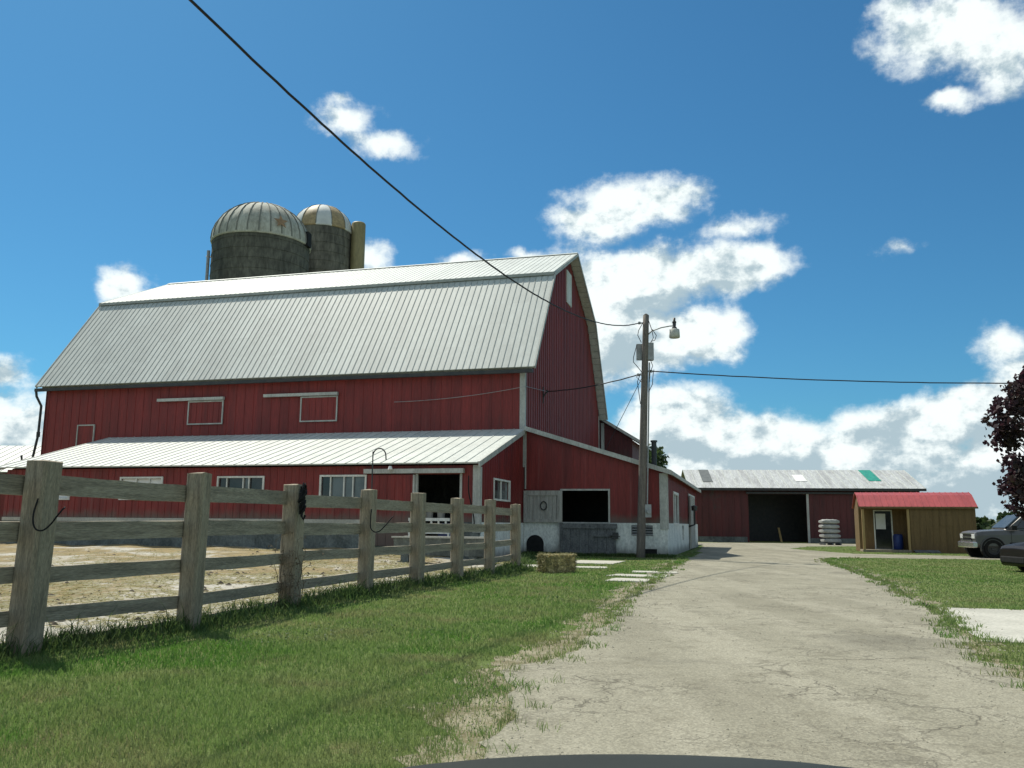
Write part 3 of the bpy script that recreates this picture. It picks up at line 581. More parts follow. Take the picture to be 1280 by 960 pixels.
w = math.atan2(-68.5, 15.7)+R(78); q = (2.95*math.cos(w), 2.95*math.sin(w)); mb = MB(); mb.lathe([(.58, 0), (.58, 25.5), (.5, 25.62), (0, 25.66)], 24, (q[0], q[1], 0)); mb.build('unloading_chute', 'chute', s2, smooth=True)

# ------------------------------------------------------------------ machine shed at the end of the drive
MS = empty('machine_shed', 'long red machine shed with open dark doorway behind the drive', 'shed', (22.95, 68.3, 0), R(-6))
hw = 8.62; dd = 8.6; ops = [(hw-4.35, hw+.08, -.1, 3.74)]
mb = MB(); wall(mb, (-hw, 0, 0), X, NY, 2*hw, [(0, 4.15), (2*hw, 4.15)], 0, ops); ribs(mb, (-hw, 0, 0), X, NY, 2*hw, [(0, 4.1), (2*hw, 4.1)], .4, ops, .5, .05, .02)
gts = [(0, 4.15), (dd/2, 5.7), (dd, 4.15)]
wall(mb, (hw, .125, 0), Y, X, dd, gts); wall(mb, (-hw, .125, 0), Y, NX, dd, gts); wall(mb, (-hw+.13, dd+.2, 0), X, Y, 2*hw-.26, [(0, 4.15), (2*hw, 4.15)]); mb.build('wall', 'red_dark', MS)
mb = MB(); wall(mb, (-hw, -.04, 0), X, NY, hw-4.5, [(0, .42), (20, .42)], -.1, [], .1); mb.build('foundation', 'block_grey', MS)
mb = MB(); wall(mb, (.3, -.04, 0), X, NY, hw-.3, [(0, .36), (20, .36)], -.1, [], .1); mb.build('foundation', 'block_grey', MS)
mb = MB(); roofslope(mb, (-hw-.35, -.4, 4.2), X, 2*hw+.7, (0, dd/2+.4, 1.7), sp=.62, rmi=1); roofslope(mb, (-hw-.35, dd+.75, 4.2), X, 2*hw+.7, (0, -(dd/2+.35), 1.7), sp=.62, rmi=1); rf = mb.build('roof', ['roof_old', 'roof_bright'], MS)
for xx, w_, m_, f0, f1 in ((-7.7, .8, 'grey_panel', .3, .98), (-.35, .85, 'paper', .35, .7), (5.3, .95, 'green_panel', .38, .98)):
    U = Vector((0, dd/2+.4, 1.7)); n = Vector((0, -1.7, dd/2+.4)).normalized(); mb = MB(); mb.hexa(Vector((xx, -.4, 4.2))+U*f0+n*.008, (w_, 0, 0), U*(f1-f0), n*.03); mb.build('skylight', m_, rf)
mb = MB(); mb.box(-hw-.36, hw+.36, -.46, -.41, 4.0, 4.2); mb.build('eave_trim', 'dark_metal', MS)
mb = MB(); mb.box(.085, .26, -.08, .0, .0, 3.78); mb.build('door_jamb', 'trim', MS)
mb = MB(); mb.box(-4.5, 4.4, -.2, -.06, 3.76, 3.9); mb.build('door_track', 'dark_metal', MS)
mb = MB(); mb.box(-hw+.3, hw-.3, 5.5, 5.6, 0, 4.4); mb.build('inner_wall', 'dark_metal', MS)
mb = MB(); mb.hexa((-1.55, 2.2, 0), (.16, 0, 0), (0, .04, 0), (-.12, .4, 1.15)); tag(mb.build('plank', 'tan_light', None, loc=(22.95, 68.3, 0), rot=(0, 0, R(-6))), 'short pale plank leaning inside the dark shed doorway', 'plank')

# ------------------------------------------------------------------ cabin with red roof
CB = empty('garden_cabin', 'brown wooden cabin with red metal roof and recessed porch', 'cabin', (20.53, 44.28, 0), R(-15))
cabw = lambda x, y: (20.53+x*math.cos(R(-15))-y*math.sin(R(-15)), 44.28+x*math.sin(R(-15))+y*math.cos(R(-15)))
hw = 2.66; cd = 3.0; pw = 2.3
def cab():
    mb = MB(); rs = [(0, 2.32), (cd*.32, 2.86), (cd/2, 2.98), (cd*.68, 2.86), (cd, 2.32)]
    wall(mb, (-hw+pw, 0, 0), X, NY, 2*hw-pw, [(0, 2.3), (9, 2.3)]); wall(mb, (-hw, 1.15, 0), X, NY, pw, [(0, 2.3), (9, 2.3)], 0, [(.75, 1.6, .12, 2.1)])
    wall(mb, (-hw+pw, .125, 0), Y, NX, 1.0, [(0, 2.3), (9, 2.3)]); wall(mb, (hw, .125, 0), Y, X, cd-.25, [(a-.125, b) for a, b in rs]); wall(mb, (-hw, 1.28, 0), Y, NX, cd-1.4, [(0, 2.85), (.2, 2.95), (1.6, 2.32)]); wall(mb, (-hw, cd, 0), X, Y, 2*hw, [(0, 2.3), (9, 2.3)])
    ribs(mb, (-hw+pw, 0, 0), X, NY, 2*hw-pw, [(0, 2.3), (9, 2.3)], .02, [], .3, .03, .012)
    mb.build('wall', 'tan_wood', CB)
    mb = MB(); mb.box(-hw, -hw+pw, .0, 1.15, 0, .12); mb.build('porch_floor', 'wood_grey', CB)
    for x in (-hw+.02, -hw+pw-.14): mb = MB(); mb.box(x, x+.12, .02, .14, .12, 2.2); mb.build('porch_post', 'tan_light', CB)
    mb = MB(); mb.box(-hw, -hw+pw, .0, .1, 2.16, 2.32); mb.build('porch_beam', 'tan_wood', CB)
    mb = MB(); prof = [(-.12, 2.28), (cd*.30, 2.9), (cd/2, 3.06), (cd*.70, 2.9), (cd+.12, 2.28)]
    for (a, b), (c, d) in zip(prof, prof[1:]): mb.prism([(-hw-.1, a, b), (hw+.1, a, b), (hw+.1, c, d), (-hw-.1, c, d)], (0, 0, -.04))
    for i in range(21):
        x = -hw-.08+i*(2*hw+.16)/20
        for (a, b), (c, d) in zip(prof, prof[1:]): mb.hexa((x-.015, a, b-.002), (.03, 0, 0), (0, c-a, d-b), (0, 0, .022))
    rf = mb.build('roof', 'roof_red', CB); mb = MB(); mb.box(-hw-.11, hw+.11, -.15, -.115, 2.2, 2.29); mb.build('eave_trim', 'tan_wood', rf)
    mb = MB(); frame(mb, (-hw, 1.15, 0), X, NY, .78, 1.57, .14, 2.08, w=.06, d=.04); dr = mb.build('door', 'white_paint', CB)
    mb = MB(); mb.box(-hw+.78, -hw+1.57, 1.17, 1.2, .14, 2.08); mb.build('pane', 'glass_dark', dr)
    mb = MB(); mb.box(-hw+.83, -hw+1.3, 1.155, 1.165, 1.15, 1.95); mb.build('notice', 'paper', dr)
    mb = MB(); mb.box(1.0, 1.6, -.03, .0, 1.35, 1.85); mb.build('shutter', 'tan_wood', CB)
cab()
mb = MB(); mb.lathe([(0, 0), (.2, 0), (.24, .05), (.24, .7), (.2, .78), (0, .78)], 20); br = mb.build('barrel', 'blue', None, smooth=True, loc=(*cabw(-.85, .85), .12)); tag(br, 'small blue barrel on the cabin porch beside the door', 'barrel')
mb = MB(); mb.hexa((0, 0, .12), (1.15, 0, 0), (0, -.6, -.08), (0, 0, -.06)); mb.box(.02, .1, -.25, -.1, 0, .08); mb.box(1.02, 1.1, -.25, -.1, 0, .08); tag(mb.build('ramp', 'gate_wood', None, loc=(*cabw(-.3, -.05), .02), rot=(0, 0, R(-15))), 'low dark wooden ramp against the cabin front', 'ramp')
# stacked sacks on a pallet
mb = MB()
for i in range(5): mb.box(-.65, .65, -.5+i*.21, -.38+i*.21, .11, .13)
for x in (-.6, -.05, .5): mb.box(x, x+.1, -.5, .46, 0, .11)
tag(mb.build('pallet', 'gate_wood', None, loc=(22.3, 61.5, 0.01)), 'grey wooden pallet carrying white sacks', 'pallet')
sk = None; lv = ('bottom', 'second', 'third', 'fourth', 'top')
for i in range(5):
    if sk is None:
        bm = bmesh.new(); bmesh.ops.create_cube(bm, size=1); bmesh.ops.subdivide_edges(bm, edges=bm.edges[:], cuts=5, use_grid_fill=True)
        for v in bm.verts:
            p = v.co*2; k = (1-.16*(abs(p.x)**6+abs(p.y)**6))
            v.co = Vector((p.x*.62*(1-.05*p.y**2), p.y*.46*(1-.06*p.x**2), p.z*.16*(1-.5*abs(p.x)**5)*(1-.45*abs(p.y)**5)+.012*math.sin(p.x*9+p.y*5)))
        me = bpy.data.meshes.new('sack'); bm.to_mesh(me); bm.free(); me.materials.append(M['sack']); me.polygons.foreach_set('use_smooth', [True]*len(me.polygons))
    o = bpy.data.objects.new('sack', me); COL.objects.link(o); o.location = (22.3+random.uniform(-.05, .05), 61.5, .30+i*.325); o.rotation_euler = (random.uniform(-.03, .03), 0, random.uniform(-.12, .12)); sk = o
    tag(o, ['bottom white sack lying on the pallet', 'white sack second from the bottom of the stack', 'middle white sack of the five in the stack', 'white sack just under the top one', 'topmost white sack on the stack'][i], 'sack', 'white sacks stacked by the machine shed')

# ------------------------------------------------------------------ fence
FE = empty('wooden_fence', 'weathered timber plank fence of thick posts and four rails', 'fence', (FENCE[1][0], FENCE[1][1], 0))
fo = Vector((FENCE[1][0], FENCE[1][1], 0)); fang = math.atan2(FENCE[-1][1]-FENCE[0][1], FENCE[-1][0]-FENCE[0][0])
def post(i, x, y):
    w = random.uniform(.225, .26) if i != 4 else .27; d = w*random.uniform(.85, 1); h = 1.82+random.uniform(-.03, .03); cn = .03
    n = 7; mb = MB(); o = []
    lx, ly = (random.uniform(-.012, .012), random.uniform(-.012, .012)) if i != 2 else (.03, .0)
    prof = [(-w/2+cn, -d/2), (w/2-cn, -d/2), (w/2, -d/2+cn), (w/2, d/2-cn), (w/2-cn, d/2), (-w/2+cn, d/2), (-w/2, d/2-cn), (-w/2, -d/2+cn)]
    vs = []
    for k in range(n):
        z = -.2+(h+.2)*k/(n-1)
        for (a, b) in prof:
            j = random.uniform(-.006, .006); vs.append((a*(1+j*3)+lx*z+j, b*(1-j*3)+ly*z, z+(random.uniform(-.012, .012) if k == n-1 else 0)))
    fs = [tuple(k*8+j for j in (q, (q+1) % 8))+((k+1)*8+(q+1) % 8, (k+1)*8+q) for k in range(n-1) for q in range(8)]
    # slightly domed worn top
    top = len(vs); vs.append((lx*h, ly*h, h+.015)); fs += [((n-1)*8+q, (n-1)*8+(q+1) % 8, top) for q in range(8)]
    mb.add(vs, fs)
    return mb.build('post', 'wood_grey', FE, loc=(x-fo.x, y-fo.y, 0), rot=(0, 0, fang-math.pi/2+random.uniform(-.12, .12)))
for i, (x, y) in enumerate(FENCE): post(i, x, y)
zr = [(1.49, 1.685), (1.055, 1.245), (.645, .80), (.25, .395), (-.1, .12)]
for i in range(len(FENCE)-1):
    a, b = Vector((*FENCE[i], 0)), Vector((*FENCE[i+1], 0)); d = b-a; Lr = d.length; t = d.normalized(); n = Vector((-t.y, t.x, 0))
    for k, (za, zb) in enumerate(zr):
        mb = MB(); hh = zb-za; N = 8; vs = []; c0 = random.uniform(-.02, .02); c1 = random.uniform(-.02, .02); sag = random.uniform(-.012, .006); bow = random.uniform(-.01, .01)
        for q in range(N+1):
            s = q/N; zc = (za+zb)/2+c0*(1-s)+c1*s+sag*math.sin(math.pi*s)
            for (yy, zz_) in ((-.025, -hh/2), (-.025, hh/2), (.025, hh/2), (.025, -hh/2)):
                vs.append((yy+bow*math.sin(math.pi*s), s*(Lr-.02)+.01, zc+zz_+random.uniform(-.004, .004)))
        fs = [(q*4+j, q*4+(j+1) % 4, (q+1)*4+(j+1) % 4, (q+1)*4+j) for q in range(N) for j in range(4)]+[(0, 3, 2, 1), (N*4, N*4+1, N*4+2, N*4+3)]
        mb.add(vs, [f[::-1] for f in fs]); p = a-fo+n*.10
        mb.build('rail', 'rail_wood', FE, loc=(p.x, p.y, 0), rot=(0, 0, math.atan2(t.y, t.x)-math.pi/2))
# things hung on the posts
def smooth_path(pts, k=5):
    P = [Vector(p) for p in pts]; out = []
    for i in range(len(P)-1):
        a, b_, c, d = P[max(i-1, 0)], P[i], P[i+1], P[min(i+2, len(P)-1)]
        for j in range(k):
            t = j/k; out.append(.5*((2*b_)+(c-a)*t+(2*a-5*b_+4*c-d)*t*t+(3*b_-a-3*c+d)*t**3))
    return out+[P[-1]]
def hang(name, pts, r, m, label, cat, loc):
    pts = smooth_path(pts)
    mb = MB(); mb.tube(pts, r, 7); return tag(mb.build(name, m, None, smooth=True, loc=loc), label, cat)
hang('cable_hook', [(-.03, -.02, .35), (-.045, -.05, .22), (-.035, -.06, .12), (.0, -.06, .06), (.06, -.05, .055), (.12, -.04, .11), (.17, -.03, .19), (.2, 0, .25), (.19, .06, .27)], .008, 'black', 'black cable loop hooked on the nearest big post', 'cable', (-4.46, 8.34, 1.1))
hang('cable_hook', [(-.03, -.03, .40), (-.035, -.07, .2), (-.02, -.08, .06), (.05, -.08, .0), (.14, -.06, .02), (.25, -.03, .14), (.33, .02, .25), (.34, .08, .27)], .010, 'black', 'black cable loop hanging from the post under the bent rod', 'cable', (-2.47, 15.75, 1.09))
hang('bent_rod', [(0, 0, 0), (0, 0, 1.05)]+[(.12-.12*math.cos(t), 0, 1.05+.14*math.sin(t)) for t in np.linspace(.2, math.pi, 9)]+[(.245, 0, .98)], .012, 'dark_metal', 'thin dark rod with hooked top standing on a fence post', 'rod', (-2.56, 16.06, 1.42))
mb = MB()
for k in range(46):
    t0 = random.uniform(0, 6.28); rr = random.uniform(.03, .07); c = Vector((random.uniform(-.02, .02), random.uniform(-.02, .02), random.uniform(-.16, .16)*(1 if k % 3 else 1.2)))
    mb.tube([c+Vector((rr*.6*math.cos(t0+q), rr*.7*math.sin(t0+q), .05*math.sin(q*1.7+t0))) for q in np.linspace(0, 4.2, 8)], .011, 5)
mb.tube([(0, 0, -.12), (.0, -.01, -.26), (.03, -.02, -.31), (.05, 0, -.25)], .02, 6)
tag(mb.build('twine_bundle', 'black', None, loc=(-3.11, 13.06, 1.60)), 'dark bundle of twine hanging near the top of a post', 'twine')
def vine():
    root = empty('dry_vine', 'dry leafless vine climbing the fence post below the twine bundle', 'vine', (-3.25, 13.02, 0))
    mb = MB(); lf = MB()
    for k in range(8):
        x, z = random.uniform(-.15, .17), 0; pts = []; a = random.uniform(0, 6)
        H_ = random.uniform(.5, 1.35)
        while z < H_:
            pts.append((x, -.03-.02*math.sin(a+z*5), z)); z += .09; x += random.uniform(-.035, .04)
        mb.tube(pts, [.007*(1-.6*i/len(pts)) for i in range(len(pts))], 5)
        for q in pts[2:]:
            if random.random() < .7:
                e = Vector(q)+Vector((random.uniform(-.10, .26), random.uniform(-.06, .02), random.uniform(.0, .12))); mb.tube([q, (Vector(q)+e)/2+Vector((0, 0, .02)), e], .0035, 4)
                for z_ in range(2):
                    c = e+Vector((random.uniform(-.03, .03), random.uniform(-.03, .03), random.uniform(-.03, .03))); d1 = Vector((random.uniform(-1, 1), random.uniform(-1, 1), random.uniform(-1, 1))).normalized()*.022; d2 = d1.orthogonal().normalized()*.012
                    lf.add([c-d1, c+d2, c+d1, c-d2], [(0, 1, 2, 3)])
    mb.build('stem', 'vine', root); lf.build('foliage', 'vine', root)
vine()

# ------------------------------------------------------------------ yard things
FB = empty('feed_bunk', 'long grey concrete feed bunk with pale rim before the barn door', 'feed trough', (-2.3, 27.3, 0), TH)
mb = MB(); mb.prism([(-1.2, -.45, .28), (-1.2, .45, .28), (-1.2, .55, .80), (-1.2, .42, .80), (-1.2, .34, .4), (-1.2, -.34, .4), (-1.2, -.42, .80), (-1.2, -.55, .80)], (2.9, 0, 0)); mb.box(-1.2, -1.08, -.36, .36, .4, .78); mb.box(1.58, 1.7, -.36, .36, .4, .78); mb.build('trough', 'block_grey', FB)
mb = MB(); mb.box(-1.25, 1.75, -.6, -.4, .805, .85); mb.box(-1.25, 1.75, .4, .6, .805, .85); mb.build('rim', 'concrete', FB)
for x in (-1.0, 1.2): mb = MB(); mb.box(x, x+.25, -.42, .42, -.05, .28); mb.build('leg', 'block_grey', FB)
p = ul(-1.55, -6.9); FG = empty('feed_rack', 'white slatted feed rack standing in the lean-to doorway', 'feed rack', (p[0], p[1], .28), TH)
mb = MB(); mb.box(-.75, .75, -.03, .03, 1.05, 1.15); mb.box(-.75, .75, -.03, .03, .62, .72); mb.build('rail', 'white_paint', FG)
for i in range(6): mb = MB(); mb.box(-.72+i*.26, -.66+i*.26, -.02, .02, .72, 1.05); mb.build('slat', 'white_paint', FG)
for x in (-.74, .68): mb = MB(); mb.box(x, x+.06, -.031, .031, 0, .62); mb.build('leg', 'white_paint', FG)
p = ul(-1.12, -6.3); mb = MB(); mb.lathe([(0, 0), (.27, 0), (.3, .05), (.3, .4), (.285, .42), (.3, .44), (.3, .85), (.27, .9), (0, .9)], 24); tag(mb.build('barrel', 'blue', None, smooth=True, loc=(p[0], p[1], .35)), 'blue plastic barrel inside the lean-to doorway', 'barrel')
for i, (xx, lb) in enumerate(((-2.08, 'small white bucket on the left behind the feed rack'), (-1.62, 'white bucket near the middle of the lean-to doorway'))):
    p = ul(xx, -5.5); mb = MB(); mb.lathe([(0, 0), (.13, 0), (.16, .32), (.17, .32), (.17, .34), (.15, .34), (.12, .03), (0, .03)], 18); tag(mb.build('bucket', 'paper', None, smooth=True, loc=(p[0], p[1], 1.42)), lb, 'bucket', 'white buckets in the lean-to doorway')
p = ul(-1.6, -5.35); mb = MB(); mb.box(-.8, .8, -.25, .25, 1.06, 1.12); mb.box(-.75, -.68, -.2, .2, 0, 1.06); mb.box(.68, .75, -.2, .2, 0, 1.06); tag(mb.build('bench', 'gate_wood', None, loc=(p[0], p[1], .3), rot=(0, 0, TH)), 'dark workbench holding buckets inside the lean-to', 'bench')
p = ul(-.3, -6.25); hang('rubber_hose', [(-.06, 0, 2.9), (-.06, -.03, 2.5), (-.02, -.04, 2.2), (.1, -.05, 1.7), (.16, -.05, 1.3), (.12, -.05, 1.0)], .022, 'black', 'black hose hanging at the pale corner of the lean-to', 'hose', (p[0], p[1], 0))
# hay bale
def bale():
    bm = bmesh.new(); bmesh.ops.create_cube(bm, size=1); bmesh.ops.subdivide_edges(bm, edges=bm.edges[:], cuts=9, use_grid_fill=True)
    for v in bm.verts:
        p = v.co*2; q = Vector((p.x*.46, p.y*.24, p.z*.235)); k = 1-.05*(abs(p.x*p.y)**8+abs(p.y*p.z)**8+abs(p.x*p.z)**8)
        dent = 1-.05*(math.exp(-((p.x-.35)/.09)**2)+math.exp(-((p.x+.35)/.09)**2))
        v.co = Vector((q.x*k, q.y*k*dent, q.z*k*dent))+Vector([random.uniform(-.012, .012) for _ in range(3)])
    me = bpy.data.meshes.new('hay_bale'); bm.to_mesh(me); bm.free(); me.materials.append(M['straw'])
    root = empty('hay_bale', 'rectangular straw bale on the grass near the fence end', 'hay bale', (1.22, 23.3, 0), R(30))
    o = bpy.data.objects.new('body', me); COL.objects.link(o); o.parent = root; o.location = (0, 0, .235)
    mb = MB()
    for k in range(3200):
        ax = random.choice((0, 0, 1, 1, 2, 2)); s = random.choice((-1, 1)); P = [random.uniform(-.46, .46), random.uniform(-.24, .24), random.uniform(-.23, .235)]; ext = (.46, .24, .235); P[ax] = s*ext[ax]*.99
        if ax == 2 and s < 0: continue
        c = Vector(P); d = Vector([random.uniform(-1, 1) for _ in range(3)]); d[ax] *= .35; d = d.normalized()*random.uniform(.03, .10); w = d.orthogonal().normalized()*.005
        mb.add([c-d-w, c-d+w, c+d+w, c+d-w], [(0, 1, 2, 3)])
    mb.build('loose_straw', M['drygrass'], root, loc=(0, 0, .235))
    for x in (-.16, .16):
        mb = MB(); mb.tube([(x, -.235, -.22), (x, -.235, .225), (x, .235, .225), (x, .235, -.22)], .006, 5); mb.build('twine', 'tan_light', root, loc=(0, 0, .235))
bale()
# slabs let into the grass
SL = [((3.85, 23.7), 1.15, .8, 'pale concrete slab in the grass, farthest of three near the drive'), ((3.15, 21.9), 1.4, .9, 'widest pale concrete slab in the grass, middle of three near the drive'), ((2.75, 20.2), .95, 1.1, 'pale concrete slab in the grass nearest the viewer'), ((2.35, 29.8), 2.7, 2.4, 'big concrete slab in front of the dark board gate'), ((2.2, 26.0), 1.3, .9, 'small concrete slab between the bale and the utility pole'), ((.2, 26.6), 1.5, 1.4, 'concrete slab behind the straw bale by the last post')]
for (x, y), a, b, lb in SL:
    mb = MB(); k = 9; pts = []
    for (p, q) in [(-a/2, -b/2), (a/2, -b/2), (a/2, b/2), (-a/2, b/2)]:
        pts.append((p+random.uniform(-.08, .08), q+random.uniform(-.06, .06), .012))
    full = []
    for i in range(4):
        A, B = Vector(pts[i]), Vector(pts[(i+1) % 4])
        for j in range(5): full.append(A.lerp(B, j/5)+Vector((random.uniform(-.03, .03), random.uniform(-.03, .03), 0)))
    mb.prism(full, (0, 0, -.1)); tag(mb.build('concrete_slab', 'concrete', None, loc=(x, y, .012), rot=(0, 0, TH+random.uniform(-.15, .1))), lb, 'slab', 'concrete slabs let into the grass')
SLABS = [(x, y, a, b) for (x, y), a, b, _ in SL]

# ------------------------------------------------------------------ utility pole
UP = empty('utility_pole', 'tall weathered utility pole with lamp arm and grey box', 'utility pole', (5.05, 34.3, 0))
tilt = Vector((.36, 0, 9.65)); at_ = lambda z, dx=0, dy=0: tilt*(z/9.65)+Vector((dx, dy, 0))
mb = MB(); mb.tube([at_(z) for z in np.linspace(-.3, 9.65, 14)], [.175-.055*i/13 for i in range(14)], 14); mb.tube([at_(9.65), at_(9.72)], [.12, .03], 14); mb.build('shaft', 'pole_wood', UP, smooth=True)
mb = MB(); c = at_(8.15); mb.box(c.x-.33, c.x-.0, c.y-.12+.25, c.y+.25, 7.83, 8.5); mb.box(c.x-.05, c.x+.34, c.y-.06, c.y+.2, 7.80, 8.52); mb.build('equipment_box', 'galv', UP, bevel=.02)
la = empty('x', '', '') if False else None
mb = MB(); mb.tube([at_(8.85, .1), at_(9.0, .25, -.02), at_(9.12, .6, -.1), at_(9.18, .95, -.15), at_(9.18, 1.1, -.17)], .025, 8); arm = mb.build('lamp_arm', 'galv', UP, smooth=True)
c = at_(9.05, 1.13, -.17); mb = MB(); mb.lathe([(.06, .28), (.075, .22), (.06, .1), (.1, .06), (.1, -.02)], 18, c); mb.lathe([(0, .46), (.05, .46), (.05, .34), (.085, .3), (.085, .26), (0, .26)], 16, c); mb.build('lamp_head', 'dark_metal', arm, smooth=True)
mb = MB(); mb.lathe([(.10, .02), (.20, -.02), (.215, -.34), (.19, -.36), (0, -.36)], 20, c); mb.build('lamp_shade', 'soffit', arm, smooth=True)
mb = MB()
for pts in ([(9.35, -.12), (9.0, -.3), (8.8, -.33), (8.5, -.18)], [(8.4, -.36), (7.9, -.48), (7.7, -.48), (7.5, -.3), (7.3, -.14)], [(9.4, .1), (9.0, .24), (8.7, .3), (8.5, .2)], [(9.05, .25), (8.8, .42), (8.6, .36), (8.55, .2)], [(7.8, .2), (7.55, .3), (7.3, .2), (6.9, .18)], [(7.4, .35), (7.2, .32), (6.8, .3), (6.5, .16)], [(7.2, -.2), (6.9, -.3), (6.4, -.22), (6.0, -.16)], [(7.3, -.1), (7.1, -.35), (6.9, -.15)]):
    mb.tube([at_(z, dx, -.1) for z, dx in pts], .015, 5)
mb.build('wire_loops', 'wire', UP)
mb = MB(); mb.tube([at_(7.7, .17, -.05), at_(2.0, .2, -.06)], .03, 8); mb.build('conduit', 'galv', UP)
mb = MB(); c = at_(1.75); mb.box(c.x+.12, c.x+.36, c.y-.12, c.y+.06, 1.55, 2.05); mb.lathe([(0, -.12), (.085, -.12), (.085, 0), (0, 0)], 16, (c.x+.25, c.y-.12, 1.78), axis='y'); mb.build('meter', 'galv', UP)
mb = MB()
for z, s in ((9.33, -1), (7.35, 1), (7.2, -1)): mb.tube([at_(z, s*.1), at_(z, s*.26)], .03, 8); mb.lathe([(0, -.05), (.05, -.05), (.06, 0), (.05, .05), (0, .05)], 10, at_(z, s*.26))
mb.build('insulator', 'galv', UP)
def cable(name, A, B, sag, r, label, n=40, twist=0):
    A, B = Vector(A), Vector(B); pts = []
    for i in range(n+1):
        t = i/n; p = A.lerp(B, t); p.z -= sag*4*t*(1-t); p += Vector((random.uniform(-1, 1), random.uniform(-1, 1), random.uniform(-1, 1)))*twist; pts.append(p)
    mb = MB(); mb.tube(pts, r, 6); return tag(mb.build(name, 'wire', None, smooth=True), label, 'cable')
bp = Vector((5.05, 34.3, 0)); PT = lambda z, dx: bp+at_(z, dx)
def wire1():
    mm = .40; A0 = PT(9.33, -.26); ks = [(34.3, 9.33)]
    for k_, s_ in ((.0985, .2368), (.0466, .2577), (-.0444, .3159), (-.2332, .4821), (-.4061, .6462)):
        yk = (A0.x-mm*34.3)/(k_-mm); ks.append((yk, 1.25+yk*s_))
    ks += [(6, 8.85), (1, 10.0)]
    A = PT(9.33, -.26); pts = []
    ys = [k[0] for k in ks][::-1]; zs = [k[1] for k in ks][::-1]
    # smooth parabola-like fit of the measured sag
    cf = np.polyfit(ys, zs, 4); 
    for i in range(121):
        Yw = 34.3-(34.3-1)*i/120; z = float(np.polyval(cf, Yw))+(9.33-float(np.polyval(cf, 34.3)))*max(0, 1-(34.3-Yw)/8)
        pts.append((A.x-.4*(34.3-Yw), Yw, z+random.uniform(-.006, .006)))
    mb = MB(); mb.tube(pts, .021, 6); tag(mb.build('overhead_cable', 'wire', None, smooth=True), 'thick black cable sweeping overhead across the sky to the pole top', 'cable')
wire1()
cable('overhead_cable', PT(7.35, .26), (26.5, 31.5, 6.75), .30, .022, 'straight dark cable running right from the pole behind the tree', 40, .006)
p = ul(.2, 3.3); cable('overhead_cable', PT(7.2, -.26), (p[0], p[1], 7.28), .12, .024, 'dark service cable from the pole to the gable bracket', 24, .008)
q = ul(-5.9, -.1); mb = MB(); pts = [(p[0], p[1], 7.28)]; e = ul(.1, -.2); pts += [(e[0], e[1], 6.98)]+[Vector((e[0], e[1], 6.98)).lerp(Vector((q[0], q[1], 6.5)), t)-Vector((0, 0, .12*4*t*(1-t))) for t in np.linspace(.1, 1, 12)]
mb.tube(pts, .012, 6); tag(mb.build('overhead_cable', 'galv', None), 'thin pale cable strung along the barn front wall', 'cable')
p = ul(3.0, 2.2); cable('guy_wire', PT(7.1, -.1), (p[0], p[1], 4.35), .0, .012, 'slack guy wire dropping from the pole to the wing roof', 10)

# ------------------------------------------------------------------ vehicles
def loft(mb, st, mi=0):
    """st: list of (x, ring[(y,z)...]); closed rings"""
    o = len(mb.v); n = len(st[0][1])
    for x, rg in st: mb.v += [(x, y, z) for y, z in rg]
    for i in range(len(st)-1):
        for j in range(n): mb.f.append((o+i*n+j, o+(i+1)*n+j, o+(i+1)*n+(j+1) % n, o+i*n+(j+1) % n)); mb.mi.append(mi)
    mb.f += [tuple(o+j for j in range(n)), tuple(o+(len(st)-1)*n+j for j in range(n))[::-1]]; mb.mi += [mi, mi]
def ring(w, zb, zm, zt, c=.1):      # half width, bottom, crease, top
    return [(-w+.06, zb), (-w, zb+.1), (-w, zm), (-w+c*.5, zt-.03), (-w+c*1.8, zt), (0, zt+.015), (w-c*1.8, zt), (w-c*.5, zt-.03), (w, zm), (w, zb+.1), (w-.06, zb)]
def wheels(par, xs, ys, r=.38, w=.25):
    for x in xs:
        for y in ys:
            mb = MB(); mb.lathe([(r*.62, -w/2), (r*.93, -w/2), (r, -w/2+.04), (r, w/2-.04), (r*.93, w/2), (r*.62, w/2)], 28, (x, y, r), axis='y'); wh = mb.build('wheel', 'tyre', par)
            s = -1 if y < 0 else 1; mb = MB(); mb.lathe([(0, s*.06), (r*.15, s*.08), (r*.2, s*.05), (r*.5, s*.04), (r*.6, s*(w/2-.02)), (r*.66, s*(w/2-.01))], 24, (x, y, r), axis='y'); mb.build('rim', 'dark_metal', wh)
            mb = MB(); mb.lathe([(0, -s*.09), (r*1.22, -s*.09), (r*1.22, s*(w/2-.008)), (r*1.02, s*(w/2-.008))], 24, (x, y, r), axis='y')
            mb.build('wheel_well', 'black', par)
